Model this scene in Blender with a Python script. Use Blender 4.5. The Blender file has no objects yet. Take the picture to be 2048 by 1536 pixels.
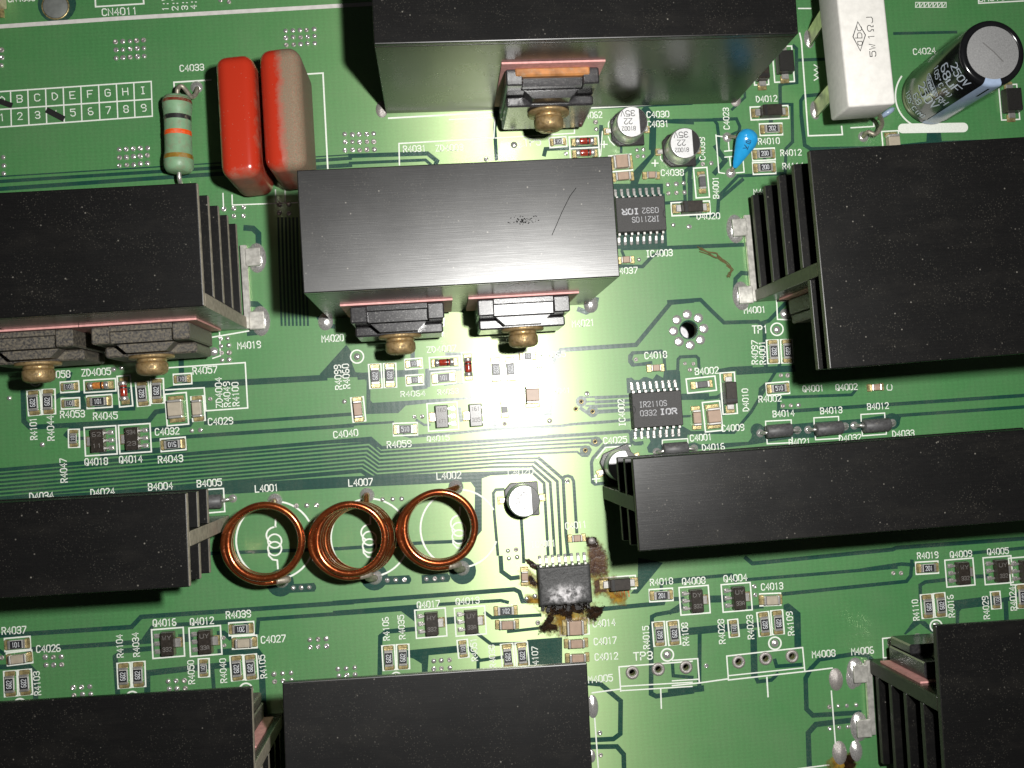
import bpy, bmesh, math, random
from mathutils import Vector, Matrix, Quaternion
random.seed(7)
# ---------------------------------------------------------------- units: 1 unit = 1 cm
SC = bpy.context.scene
SC.unit_settings.scale_length = 0.01
COL = SC.collection
# ---------------------------------------------------------------- camera
H = 20.0                        # camera height above the board, cm
F = 2000.0                      # focal length in photo pixels (2048 wide)
NAD = (880.0, 860.0)            # photo pixel straight below the lens
_dc = Vector(((NAD[0]-1024)/F, -(NAD[1]-768)/F, -1)).normalized()
QUAT = _dc.rotation_difference(Vector((0, 0, -1)))
cd = bpy.data.cameras.new('camera'); cam = bpy.data.objects.new('camera', cd); COL.objects.link(cam)
cam.location = (0, 0, H); cam.rotation_mode = 'QUATERNION'; cam.rotation_quaternion = QUAT
cd.sensor_width = 36; cd.lens = F/2048*36; cd.clip_start = 0.1; cd.clip_end = 500
SC.camera = cam
def P(u, v, z=0.0):             # photo pixel -> point at height z
    d = QUAT @ Vector(((u-1024)/F, -(v-768)/F, -1))
    t = (z-H)/d.z
    return Vector((d.x*t, d.y*t, z))
# ---------------------------------------------------------------- world and flash
w = bpy.data.worlds.new('World'); SC.world = w; w.use_nodes = True
bg = w.node_tree.nodes['Background']; bg.inputs[0].default_value = (0.9, 0.95, 1.0, 1); bg.inputs[1].default_value = 0.014
ld = bpy.data.lights.new('camera_flash', 'AREA'); ld.shape = 'RECTANGLE'; ld.size = 1.0; ld.size_y = 0.55
ld.energy = 6200; ld.color = (1.0, 0.985, 0.95)
fl = bpy.data.objects.new('camera_flash', ld); COL.objects.link(fl)
fp = P(1170, 672, 0); fl.location = (fp.x, fp.y, 20.2)
fl.rotation_mode = 'QUATERNION'; fl.rotation_quaternion = (Vector((P(1010, 740).x, P(1010, 740).y, 0))-fl.location).to_track_quat('-Z', 'Y')
SC.view_settings.view_transform = 'Standard'; SC.view_settings.look = 'None'
SC.view_settings.exposure = 0.0; SC.view_settings.gamma = 1.0
SC.render.engine = 'CYCLES'
SC.cycles.max_bounces = 6; SC.cycles.use_denoising = True

ANG = math.radians(3.75)        # the board lies turned by this much in the picture
# ---------------------------------------------------------------- photo crops used for coordinates
REG = {'T1': (0, 0, 2.9257), 'T2': (680, 0, 2.9257), 'T3': (1348, 0, 2.9257),
       'M1': (0, 380, 2.9257), 'M2': (680, 380, 2.9257), 'M3': (1348, 380, 2.9257),
       'N1': (0, 740, 2.9257), 'N2': (680, 740, 2.9257), 'N3': (1348, 740, 2.9257),
       'L1': (0, 1136, 2.9257), 'L2': (680, 1136, 2.9257), 'L3': (1348, 1136, 2.9257),
       'K': (430, 950, 3.657), 'Q': (980, 850, 6.0235), 'W': (980, 1040, 6.0235), 'V': (1200, 700, 6.827),
       'X': (640, 560, 3.793), 'Y': (700, 680, 4.6545), 'U': (1640, 1220, 4.86), 'S': (440, 1340, 7.839), 'F': (0, 0, 1)}
def px(reg, x, y):
    a, b, s = REG[reg]; return (a+x/s, b+y/s)
def W(reg, x, y, z=0.0):
    return P(*px(reg, x, y), z)
def S(reg, n, z=0.0):           # crop pixels -> cm at height z
    return n/REG[reg][2]*(H-z)/F
# ---------------------------------------------------------------- materials
def lin(c):
    c = c/255.0
    return c/12.92 if c <= 0.04045 else ((c+0.055)/1.055)**2.4
def RGB(r, g, b): return (lin(r), lin(g), lin(b), 1)
MATS = {}
class NT:
    def __init__(s, name):
        m = bpy.data.materials.new(name); m.use_nodes = True; s.m = m; s.t = m.node_tree
        s.b = s.t.nodes['Principled BSDF']; MATS[name] = m
    def n(s, typ, **kw):
        nd = s.t.nodes.new(typ)
        for k, v in kw.items(): setattr(nd, k, v)
        return nd
    def l(s, a, b): s.t.links.new(a, b)
    def set(s, **kw):
        for k, v in kw.items(): s.b.inputs[k.replace('_', ' ')].default_value = v
    def coord(s, scale=(1, 1, 1), kind='Object'):
        tc = s.n('ShaderNodeTexCoord'); mp = s.n('ShaderNodeMapping'); mp.inputs['Scale'].default_value = scale
        s.l(tc.outputs[kind], mp.inputs[0]); return mp.outputs[0]
    def noise(s, scale, co, detail=3, rough=0.5):
        nz = s.n('ShaderNodeTexNoise'); nz.inputs['Scale'].default_value = scale
        nz.inputs['Detail'].default_value = detail; nz.inputs['Roughness'].default_value = rough
        s.l(co, nz.inputs['Vector']); return nz.outputs['Fac']
    def ramp(s, fac, stops):
        r = s.n('ShaderNodeValToRGB'); e = r.color_ramp.elements
        while len(e) < len(stops): e.new(0.5)
        for el, (p, c) in zip(e, stops):
            el.position = p; el.color = c if len(c) == 4 else (*c, 1)
        s.l(fac, r.inputs[0]); return r.outputs[0]
    def mix(s, fac, a, b, mode='MIX'):
        m = s.n('ShaderNodeMix', data_type='RGBA', blend_type=mode)
        for sock, v in ((m.inputs[0], fac), (m.inputs[6], a), (m.inputs[7], b)):
            if hasattr(v, 'is_linked'): s.l(v, sock)
            else: sock.default_value = v
        return m.outputs[2]
    def bump(s, h, strength, dist=0.01):
        b = s.n('ShaderNodeBump'); b.inputs['Strength'].default_value = strength; b.inputs['Distance'].default_value = dist
        s.l(h, b.inputs['Height']); s.l(b.outputs[0], s.b.inputs['Normal'])
G = lambda v: (v, v, v, 1)
def simple(name, col, rough=0.5, metal=0.0, var=0.12, vscale=12, spec=0.5, dust=0.0, bump=0.0, dcol=RGB(150, 138, 118), dscale=9):
    t = NT(name); t.set(Roughness=rough, Metallic=metal, Specular_IOR_Level=spec)
    co = t.coord()
    f = t.noise(vscale, co, 4)
    c2 = (col[0]*(1-var*1.6), col[1]*(1-var*1.6), col[2]*(1-var*1.6), 1)
    c3 = (min(1, col[0]*(1+var)), min(1, col[1]*(1+var)), min(1, col[2]*(1+var)), 1)
    c = t.ramp(f, [(0.3, c2), (0.7, c3)])
    if dust > 0:
        d = t.noise(dscale, co, 6, 0.65)
        m = t.ramp(d, [(0.62-dust*0.35, G(0)), (0.8-dust*0.2, G(min(1, 0.35+dust)))])
        c = t.mix(m, c, dcol)
        r = t.ramp(m, [(0, G(rough)), (1, G(0.85))]); t.l(r, t.b.inputs['Roughness'])
        if metal > 0:
            mm = t.ramp(m, [(0, G(metal)), (1, G(0))]); t.l(mm, t.b.inputs['Metallic'])
    t.l(c, t.b.inputs['Base Color'])
    if bump > 0: t.bump(t.noise(vscale*3, co, 4), bump, 0.02)
    return t.m
# board: copper under green solder mask, and bare laminate under the mask
def board_mat(name, col, metal, rough):
    t = NT(name); t.set(Metallic=0.0, Roughness=0.3, Coat_Weight=0.24, Coat_Roughness=0.12, Specular_IOR_Level=0.35)
    co = t.coord()
    f1 = t.noise(0.35, co, 3); f2 = t.noise(30, co, 3)
    c = t.mix(t.ramp(f1, [(0.3, G(0)), (0.7, G(1))]), (col[0]*0.93, col[1]*0.95, col[2]*0.97, 1), (col[0]*1.07, col[1]*1.04, col[2]*1.03, 1))
    c = t.mix(0.35, c, t.ramp(f2, [(0.3, G(0.35)), (0.7, G(0.65))]), 'OVERLAY')
    # glass weave showing through
    mp = t.n('ShaderNodeMapping'); mp.inputs['Rotation'].default_value = (0, 0, -ANG); t.l(co, mp.inputs[0])
    wx = t.n('ShaderNodeTexWave', bands_direction='X'); wx.inputs['Scale'].default_value = 2.6; wx.inputs['Distortion'].default_value = 0.8; wx.inputs['Detail'].default_value = 2
    wy = t.n('ShaderNodeTexWave', bands_direction='Y'); wy.inputs['Scale'].default_value = 4.2; wy.inputs['Distortion'].default_value = 0.8; wy.inputs['Detail'].default_value = 2
    t.l(mp.outputs[0], wx.inputs[0]); t.l(mp.outputs[0], wy.inputs[0])
    wv = t.mix(0.5, wx.outputs[0], wy.outputs[0])
    c = t.mix(0.06, c, wv, 'OVERLAY')
    # fine grey dust
    d = t.noise(0.55, co, 8, 0.72); d2 = t.noise(90, co, 3, 0.6)
    dm = t.mix(1.0, t.ramp(d, [(0.42, G(0.05)), (0.75, G(0.6))]), t.ramp(d2, [(0.42, G(0)), (0.66, G(1))]), 'MULTIPLY')
    c = t.mix(dm, c, RGB(135, 140, 118))
    t.l(c, t.b.inputs['Base Color'])
    hb = t.mix(0.6, wv, f2); t.bump(hb, 0.10, 0.01)
    if metal > 0: t.set(Roughness=0.5, Specular_IOR_Level=0.5)
    if metal > 0:                # copper foil glinting broadly through the mask
        gl = t.n('ShaderNodeBsdfGlossy'); gl.inputs['Color'].default_value = (0.69, 0.77, 0.42, 1); gl.inputs['Roughness'].default_value = rough; gl.inputs['Anisotropy'].default_value = 0.56; tv = t.n('ShaderNodeCombineXYZ'); tv.inputs[0].default_value = math.cos(ANG); tv.inputs[1].default_value = math.sin(ANG); t.l(tv.outputs[0], gl.inputs['Tangent'])
        mx = t.n('ShaderNodeMixShader'); mx.inputs[0].default_value = metal; out = t.t.nodes['Material Output']
        t.l(t.b.outputs[0], mx.inputs[1]); t.l(gl.outputs[0], mx.inputs[2]); t.l(mx.outputs[0], out.inputs['Surface'])
    return t.m
board_mat('mask_over_copper', (0.064, 0.242, 0.074), 0.20, 0.42)
board_mat('mask_over_laminate', (0.007, 0.050, 0.038), 0.0, 0.45)
simple('board_edge', RGB(120, 120, 70), 0.6)
simple('white_print', (0.74, 0.77, 0.70, 1), 0.6, 0, 0.06, 30)
simple('thick_white_print', (0.60, 0.58, 0.55, 1), 0.6, 0, 0.08, 8)
simple('pen_black', G(0.012), 0.5)
simple('scratch_dull', G(0.008), 1.0, spec=0.02)
simple('solder', (0.70, 0.68, 0.66, 1), 0.20, 0.68, 0.25, 8, bump=0.22)
simple('solder_dull', (0.42, 0.39, 0.37, 1), 0.38, 0.5, 0.3, 14, dust=0.25, bump=0.3)
simple('flux_solder', (0.42, 0.34, 0.16, 1), 0.33, 0.55, 0.4, 18, bump=0.2)
simple('tinned_strip', (0.78, 0.76, 0.70, 1), 0.25, 0.6, 0.2, 10, bump=0.1)
simple('leg_metal', (0.40, 0.38, 0.28, 1), 0.28, 0.9, 0.25, 6, bump=0.15)
simple('tin_terminal', (0.62, 0.60, 0.57, 1), 0.34, 0.75, 0.15, 20)
simple('chip_black', (0.020, 0.021, 0.024, 1), 0.42, 0, 0.2, 30)
simple('chip_print', (0.62, 0.64, 0.66, 1), 0.6)
simple('ceramic_white', (0.62, 0.62, 0.58, 1), 0.5, 0, 0.05)
simple('mlcc_tan', (0.36, 0.25, 0.18, 1), 0.45, 0, 0.08, 10)
simple('mlcc_grey', (0.40, 0.35, 0.27, 1), 0.45, 0, 0.08, 10)
simple('mould_black', (0.020, 0.019, 0.018, 1), 0.36, 0, 0.25, 40, bump=0.06)
simple('mould_brown', (0.032, 0.026, 0.021, 1), 0.32, 0, 0.25, 25, bump=0.04)
simple('ic_black', (0.042, 0.040, 0.039, 1), 0.55, 0, 0.3, 60, bump=0.3)
simple('ic_print', (0.42, 0.42, 0.44, 1), 0.6)
simple('sot_print', (0.16, 0.15, 0.14, 1), 0.6)
simple('package_dusty', (0.040, 0.038, 0.038, 1), 0.45, 0, 0.25, 20, dust=0.62, bump=0.2, dcol=RGB(112, 104, 88), dscale=24)
simple('package_black', (0.030, 0.029, 0.031, 1), 0.22, 0, 0.25, 20, dust=0.2, bump=0.04, dcol=RGB(80, 74, 64), dscale=32)
simple('package_orange', (0.36, 0.15, 0.045, 1), 0.5, 0, 0.25, 6, dust=0.3)
simple('pad_pink', (0.62, 0.30, 0.28, 1), 0.6, 0, 0.12, 14)
simple('brass_dusty', (0.42, 0.29, 0.13, 1), 0.36, 0.8, 0.25, 10, dust=0.62, bump=0.3, dcol=RGB(104, 88, 64), dscale=16)
simple('resistor_green', (0.19, 0.33, 0.19, 1), 0.45, 0, 0.1, 6, dust=0.42, dcol=RGB(128, 124, 100))
for nm, c in (('band_brown', RGB(112, 52, 34)), ('band_black', G(0.02)), ('band_orange', RGB(228, 84, 22)), ('band_gold', RGB(140, 108, 40))):
    simple(nm, c, 0.4, 0, 0.15, 10, dust=0.32)
simple('lead_dull', (0.40, 0.36, 0.29, 1), 0.5, 0.6, 0.2, 20)
simple('cement_white', (0.74, 0.72, 0.68, 1), 0.6, 0, 0.05, 8, bump=0.12)
simple('cement_ink', G(0.02), 0.6)
simple('sleeve_black', (0.008, 0.008, 0.009, 1), 0.16, 0, 0.1, 5, spec=0.7)
simple('sleeve_stripe', (0.30, 0.38, 0.52, 1), 0.22, 0, 0.05)
simple('sleeve_print', (0.52, 0.58, 0.68, 1), 0.3)
simple('aluminium_can', (0.62, 0.61, 0.60, 1), 0.38, 0.85, 0.06, 14, bump=0.08)
simple('aluminium_top', (0.70, 0.70, 0.70, 1), 0.42, 0.35, 0.05, 14)
simple('aluminium_disc', (0.48, 0.48, 0.48, 1), 0.36, 0.55, 0.12, 40, bump=0.1)
simple('disc_blue', (0.02, 0.30, 0.62, 1), 0.18, 0, 0.08, 6, spec=0.7)
simple('disc_ink', (0.01, 0.03, 0.07, 1), 0.5)
simple('ferrite_grey', (0.085, 0.084, 0.086, 1), 0.5, 0, 0.2, 20, dust=0.12)
simple('glass_red', (0.32, 0.035, 0.02, 1), 0.12, 0, 0.3, 25, spec=0.8)
simple('glass_orange', (0.55, 0.20, 0.05, 1), 0.12, 0, 0.3, 25, spec=0.8)
simple('beige_plastic', RGB(190, 180, 150), 0.5)
simple('chassis_grey', (0.75, 0.75, 0.76, 1), 0.5)
simple('post_grey', (0.16, 0.17, 0.16, 1), 0.6, 0.1, 0.1, 10)
simple('fibre_brown', RGB(96, 84, 48), 0.8)
simple('char_black', (0.012, 0.009, 0.007, 1), 0.22, 0, 0.4, 25, bump=0.5, spec=0.6)
simple('char_leads', (0.030, 0.028, 0.027, 1), 0.4, 0.3, 0.4, 30, bump=0.6)
simple('inner_dark', G(0.01), 0.7)
simple('cut_dusty', RGB(150, 142, 126), 0.75, 0, 0.2, 10)
simple('cut_olive', RGB(70, 76, 52), 0.6, 0.2, 0.2, 10)
simple('cut_dark', RGB(44, 46, 38), 0.55, 0.2, 0.2, 10)
def anodised(name, base=0.010, sheen_rough=0.40, speck=1.0, spec=0.5, bst=0.15, aniso=0.0, tint=(1, 1, 1), gs=(0.35, 70, 70)):
    t = NT(name); t.set(Metallic=0.0, Specular_IOR_Level=spec)
    co = t.coord(); cb = t.coord(gs)
    br = t.noise(2.0, cb, 4, 0.6); big = t.noise(0.9, co, 5, 0.6)
    c = t.ramp(br, [(0.3, (base*0.7*tint[0], base*0.7*tint[1], base*0.75*tint[2], 1)), (0.75, (base*1.5*tint[0], base*1.45*tint[1], base*1.45*tint[2], 1))])
    v = t.n('ShaderNodeTexVoronoi'); v.inputs['Scale'].default_value = 9; t.l(co, v.inputs['Vector'])
    sp = t.ramp(v.outputs['Distance'], [(0.05, G(0.60*speck)), (0.16, G(0))])
    keep = t.ramp(t.noise(5, co, 2), [(0.56, G(0)), (0.66, G(1))])
    c = t.mix(t.mix(1.0, sp, keep, 'MULTIPLY'), c, RGB(165, 160, 150))
    v2 = t.n('ShaderNodeTexVoronoi'); v2.inputs['Scale'].default_value = 26; t.l(co, v2.inputs['Vector'])
    sp2 = t.ramp(v2.outputs['Distance'], [(0.10, G(0.16*speck)), (0.32, G(0))])
    keep2 = t.ramp(t.noise(2.2, co, 4, 0.7), [(0.42, G(0)), (0.62, G(1))])
    c = t.mix(t.mix(1.0, sp2, keep2, 'MULTIPLY'), c, RGB(140, 135, 122))
    smear = t.ramp(t.noise(0.8, t.coord((1, 2.5, 1)), 7, 0.7), [(0.5, G(0)), (0.78, G(0.035*speck))]); c = t.mix(smear, c, RGB(130, 124, 112))
    film = t.ramp(t.noise(70, co, 3, 0.7), [(0.45, G(0)), (0.75, G(0.03*speck))])
    c = t.mix(film, c, RGB(125, 120, 110))
    t.l(c, t.b.inputs['Base Color'])
    r = t.ramp(big, [(0.3, G(sheen_rough-0.015)), (0.7, G(sheen_rough+0.025))]); t.l(r, t.b.inputs['Roughness'])
    t.bump(br, bst, 0.006)
    if aniso:
        tv = t.n('ShaderNodeCombineXYZ'); tv.inputs[0].default_value = math.cos(ANG); tv.inputs[1].default_value = math.sin(ANG)
        t.set(Anisotropic=aniso, Coat_Weight=0.7, Coat_Roughness=0.30); t.l(tv.outputs[0], t.b.inputs['Tangent'])
    return t.m
anodised('anodised_top', 0.0045, 0.30, 0.8, 0.42); anodised('anodised_brushed', 0.006, 0.30, 0.9, 1.0, 0.13, 0.42); anodised('anodised_face', 0.013, 0.27, 0.6, 0.6, 0.14, 0, (1.15, 1.05, 0.55), (26, 26, 0.5))  # anodised_face: board's reflection put into its base colour as olive upright streaks
def copper_mat():
    t = NT('enamel_copper'); t.set(Metallic=0.85, Roughness=0.24, Coat_Weight=0.6, Coat_Roughness=0.12)
    co = t.coord(); f = t.noise(4, co, 4); c = t.ramp(f, [(0.3, (0.28, 0.060, 0.018, 1)), (0.7, (0.46, 0.115, 0.030, 1))])
    d = t.noise(14, co, 5, 0.7); m = t.ramp(d, [(0.55, G(0)), (0.72, G(0.45))]); c = t.mix(m, c, RGB(110, 90, 72))
    t.l(c, t.b.inputs['Base Color']); t.l(t.ramp(m, [(0, G(0.24)), (0.5, G(0.55))]), t.b.inputs['Roughness'])
copper_mat()
def red_mat(name, xa, xb, y0, y1):
    # red epoxy with a coat of grey dust lying past xa..xb and towards the end y0..y1 of the body
    t = NT(name); t.set(Specular_IOR_Level=0.6, Coat_Weight=0.4, Coat_Roughness=0.08)
    co = t.coord(); sx = t.n('ShaderNodeSeparateXYZ'); t.l(co, sx.inputs[0])
    def mr(v, a, b):
        m = t.n('ShaderNodeMapRange'); m.inputs[1].default_value = a; m.inputs[2].default_value = b; t.l(v, m.inputs[0]); return m.outputs[0]
    nz = t.noise(3.2, co, 7, 0.72)
    def add(a, b, op='ADD', k=None):
        m = t.n('ShaderNodeMath', operation=op); t.l(a, m.inputs[0])
        if k is None: t.l(b, m.inputs[1])
        else: m.inputs[1].default_value = k
        return m.outputs[0]
    xs = add(sx.outputs[0], add(nz, None, 'MULTIPLY', 0.34)); ys = add(sx.outputs[1], add(nz, None, 'MULTIPLY', 0.5))
    m = add(mr(xs, xa, xb), mr(ys, y0, y1), 'MAXIMUM')
    grain = t.ramp(t.noise(45, co, 3), [(0.36, G(0.78)), (0.56, G(1))])
    m = t.mix(1.0, grain, m, 'MULTIPLY')
    v = t.n('ShaderNodeTexVoronoi'); v.inputs['Scale'].default_value = 14; t.l(co, v.inputs['Vector'])
    sp = t.ramp(v.outputs['Distance'], [(0.03, G(0.7)), (0.09, G(0))])
    c = t.mix(sp, (0.40, 0.028, 0.011, 1), RGB(180, 160, 140)); c = t.mix(m, c, t.ramp(t.noise(60, co, 3, 0.6), [(0.3, RGB(96, 86, 68)), (0.7, RGB(134, 122, 100))]))
    t.l(c, t.b.inputs['Base Color']); r = t.ramp(m, [(0, G(0.2)), (0.7, G(0.8))]); t.l(r, t.b.inputs['Roughness'])
    cw = t.ramp(m, [(0, G(0.4)), (0.6, G(0))]); t.l(cw, t.b.inputs['Coat Weight'])
red_mat('red_epoxy', 0.46, 0.62, -0.72, -1.0)
red_mat('red_epoxy_dusty', 0.06, 0.22, -0.75, -1.05)
def burn_mat(name, ca, cb, rough, a=0.42, b=0.6, scale=2.5, amax=1.0):
    # scorched flux: see-through at its ragged rim
    t = NT(name); co = t.coord(); f = t.noise(scale*2, co, 5, 0.65)
    t.l(t.ramp(f, [(0.35, ca), (0.65, cb)]), t.b.inputs['Base Color']); t.set(Roughness=rough)
    uv = t.coord(kind='UV'); sx = t.n('ShaderNodeSeparateXYZ'); t.l(uv, sx.inputs[0])
    m = t.n('ShaderNodeMath', operation='MULTIPLY_ADD'); t.l(t.noise(scale*3, co, 5, 0.7), m.inputs[0]); m.inputs[1].default_value = 1.5; t.l(sx.outputs[0], m.inputs[2])
    hv = t.n('ShaderNodeMath', operation='MULTIPLY'); t.l(m.outputs[0], hv.inputs[0]); hv.inputs[1].default_value = 0.5
    t.l(t.ramp(hv.outputs[0], [(a, G(0)), (b, G(amax))]), t.b.inputs['Alpha'])
    t.bump(f, 0.5, 0.02)
burn_mat('burn_black', (0.004, 0.003, 0.002, 1), (0.030, 0.015, 0.007, 1), 0.16, 0.50, 0.64, 4)
burn_mat('burn_brown', (0.10, 0.035, 0.005, 1), (0.42, 0.25, 0.035, 1), 0.14, 0.44, 0.80, 3, 0.85)
burn_mat('burn_maroon', (0.035, 0.014, 0.010, 1), (0.11, 0.060, 0.03, 1), 0.22, 0.42, 0.62, 4)
def melted_mat():
    t = NT('ic_melted'); co = t.coord(); t.set(Roughness=0.5)
    sx = t.n('ShaderNodeSeparateXYZ'); t.l(co, sx.inputs[0])
    def gauss(cx, cy, ax, ay):
        mp = t.n('ShaderNodeMapping'); mp.inputs['Location'].default_value = (-cx/ax, -cy/ay, 0); mp.inputs['Scale'].default_value = (1/ax, 1/ay, 0); t.l(co, mp.inputs[0])
        ln = t.n('ShaderNodeVectorMath', operation='LENGTH'); t.l(mp.outputs[0], ln.inputs[0]); return ln.outputs[1]
    r = gauss(0.02, -0.17, 0.40, 0.20)
    nz = t.noise(9, co, 6, 0.7)
    m = t.n('ShaderNodeMath', operation='MULTIPLY_ADD'); t.l(nz, m.inputs[0]); m.inputs[1].default_value = 1.3; t.l(r, m.inputs[2])
    hf = t.n('ShaderNodeMath', operation='MULTIPLY'); t.l(m.outputs[0], hf.inputs[0]); hf.inputs[1].default_value = 0.4
    ash = t.ramp(hf.outputs[0], [(0.40, G(1)), (0.72, G(0))])
    patch = t.ramp(t.noise(7, co, 8, 0.75), [(0.44, G(0.10)), (0.56, G(1))])
    a2 = t.mix(1.0, ash, patch, 'MULTIPLY')
    c = t.mix(a2, t.ramp(t.noise(60, co, 3), [(0.3, G(0.022)), (0.7, G(0.060))]), (0.66, 0.64, 0.65, 1))
    t.l(c, t.b.inputs['Base Color']); t.bump(t.noise(12, co, 6, 0.7), 0.6, 0.03)
melted_mat()
def mat(n): return MATS[n]
# ---------------------------------------------------------------- mesh helpers
MESH = {}
def finish(bm, key=None, smooth=False, autos=None):
    me = bpy.data.meshes.new(key if isinstance(key, str) else 'mesh')
    bm.to_mesh(me); bm.free()
    if smooth:
        for p in me.polygons: p.use_smooth = True
    return me
def box_bm(sx, sy, sz, bev=0.0, seg=1, c=(0, 0, 0), bm=None):
    own = bm is None
    b2 = bmesh.new()
    bmesh.ops.create_cube(b2, size=1)
    for v in b2.verts: v.co = Vector((v.co.x*sx+c[0], v.co.y*sy+c[1], (v.co.z+0.5)*sz+c[2]))
    if bev > 0: bmesh.ops.bevel(b2, geom=list(b2.edges), offset=bev, segments=seg, profile=0.5, affect='EDGES')
    if own: return b2
    tmp = bpy.data.meshes.new('t'); b2.to_mesh(tmp); b2.free(); bm.from_mesh(tmp); bpy.data.meshes.remove(tmp)
    return bm
def box_mesh(sx, sy, sz, bev=0.0, seg=1, smooth=False):
    k = ('box', round(sx, 4), round(sy, 4), round(sz, 4), bev, seg, smooth)
    if k not in MESH: MESH[k] = finish(box_bm(sx, sy, sz, bev, seg), 'box', smooth)
    return MESH[k]
def lathe_bm(prof, n=16, bm=None):
    bm = bm or bmesh.new(); rings = []
    for r, z in prof:
        if r < 1e-6: rings.append([bm.verts.new((0, 0, z))])
        else: rings.append([bm.verts.new((r*math.cos(2*math.pi*i/n), r*math.sin(2*math.pi*i/n), z)) for i in range(n)])
    for a, b in zip(rings, rings[1:]):
        for i in range(n):
            j = (i+1) % n
            if len(a) == 1 and len(b) == 1: continue
            if len(a) == 1: bm.faces.new((a[0], b[i], b[j]))
            elif len(b) == 1: bm.faces.new((a[i], a[j], b[0]))
            else: bm.faces.new((a[i], a[j], b[j], b[i]))
    bmesh.ops.recalc_face_normals(bm, faces=bm.faces[:])
    return bm
def lathe_mesh(prof, n=16, smooth=True):
    k = ('lathe', tuple((round(r, 4), round(z, 4)) for r, z in prof), n, smooth)
    if k not in MESH: MESH[k] = finish(lathe_bm(prof, n), 'lathe', smooth)
    return MESH[k]
def tube_mesh(pts, r, n=8, caps=True):
    pts = [Vector(p) for p in pts]; bm = bmesh.new(); rings = []
    rr = r if hasattr(r, '__len__') else [r]*len(pts)
    t0 = (pts[1]-pts[0]).normalized(); up = Vector((0, 0, 1)) if abs(t0.z) < 0.9 else Vector((1, 0, 0))
    nrm = t0.cross(up).normalized()
    for i, p in enumerate(pts):
        t = (pts[min(i+1, len(pts)-1)]-pts[max(i-1, 0)]).normalized()
        nrm = (nrm-t*nrm.dot(t)).normalized(); b = t.cross(nrm)
        rings.append([bm.verts.new(p+(nrm*math.cos(2*math.pi*k/n)+b*math.sin(2*math.pi*k/n))*rr[i]) for k in range(n)])
    for a, b in zip(rings, rings[1:]):
        for i in range(n):
            j = (i+1) % n; bm.faces.new((a[i], a[j], b[j], b[i]))
    if caps: bm.faces.new(list(reversed(rings[0]))); bm.faces.new(rings[-1])
    bmesh.ops.recalc_face_normals(bm, faces=bm.faces[:])
    return finish(bm, 'tube', True)
def smooth_path(pts, k=6):
    pts = [Vector(p) for p in pts]; out = []
    q = [pts[0]*2-pts[1]]+pts+[pts[-1]*2-pts[-2]]
    for i in range(1, len(q)-2):
        a, b, c, d = q[i-1], q[i], q[i+1], q[i+2]
        for s in range(k):
            t = s/k
            out.append(0.5*((2*b)+(c-a)*t+(2*a-5*b+4*c-d)*t*t+(3*b-a-3*c+d)*t**3))
    out.append(pts[-1]); return out
def prism_bm(poly, z0, z1, bm=None):
    bm = bm or bmesh.new()
    a = [bm.verts.new((x, y, z0)) for x, y in poly]; b = [bm.verts.new((x, y, z1)) for x, y in poly]
    n = len(poly); fs = [bm.faces.new(list(reversed(a))), bm.faces.new(b)]
    for i in range(n):
        j = (i+1) % n; fs.append(bm.faces.new((a[i], a[j], b[j], b[i])))
    bmesh.ops.recalc_face_normals(bm, faces=fs)
    return bm
def ribbon(bm, pts, w, z, closed=False, ext=True):
    p = [Vector((q[0], q[1])) for q in pts]
    p = [q for i, q in enumerate(p) if i == 0 or (q-p[i-1]).length > 1e-6]
    n = len(p)
    if n < 2: return
    if ext and not closed:
        d = (p[0]-p[1]).normalized(); p[0] = p[0]+d*w*0.45
        d = (p[-1]-p[-2]).normalized(); p[-1] = p[-1]+d*w*0.45
    L, R = [], []
    for i in range(n):
        if closed: a, c = p[i-1], p[(i+1) % n]
        else: a, c = (p[i-1] if i else None), (p[i+1] if i < n-1 else None)
        d1 = (p[i]-a).normalized() if a is not None else None
        d2 = (c-p[i]).normalized() if c is not None else None
        d1 = d1 or d2; d2 = d2 or d1
        n1 = Vector((-d1.y, d1.x)); n2 = Vector((-d2.y, d2.x)); m = n1+n2
        m = m.normalized() if m.length > 1e-4 else n1
        k = min(1.5, 1/max(0.4, m.dot(n1)))
        L.append(bm.verts.new((p[i]+m*k*w/2).to_3d()+Vector((0, 0, z)))); R.append(bm.verts.new((p[i]-m*k*w/2).to_3d()+Vector((0, 0, z))))
    for i in range(n if closed else n-1):
        j = (i+1) % n
        f = bm.faces.new((R[i], R[j], L[j], L[i])); f.normal_update()
        if f.normal.z < 0: f.normal_flip()
# ---------------------------------------------------------------- objects
def obj(name, me, m, parent=None, loc=(0, 0, 0), rot=0.0, rot3=None):
    if isinstance(me, bmesh.types.BMesh): me = finish(me, name)
    ms = m if isinstance(m, (list, tuple)) else [m]
    o = bpy.data.objects.new(name, me)
    if not me.materials:
        for q in ms: me.materials.append(mat(q))
    elif len(ms) == 1 and me.materials[0] != mat(ms[0]):
        o.material_slots[0].link = 'OBJECT'; o.material_slots[0].material = mat(ms[0])
    COL.objects.link(o); o.location = loc
    o.rotation_euler = rot3 if rot3 is not None else (0, 0, rot)
    if parent is not None: o.parent = parent
    return o
FR = {}
LABELS = {}
def thing(name, label, cat, loc, ang=0.0, group=None):
    o = bpy.data.objects.new(name, None); COL.objects.link(o); o.empty_display_size = 0.2
    o.location = loc; o.rotation_euler = (0, 0, ang)
    o['label'] = label; o['category'] = cat
    if group: o['group'] = group
    FR[o.name] = (Vector(loc), ang)
    return o
def local(o, p):
    l, a = FR[o.name]; d = Vector(p)-l
    return Vector((d.x*math.cos(-a)-d.y*math.sin(-a), d.x*math.sin(-a)+d.y*math.cos(-a), d.z))
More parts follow.
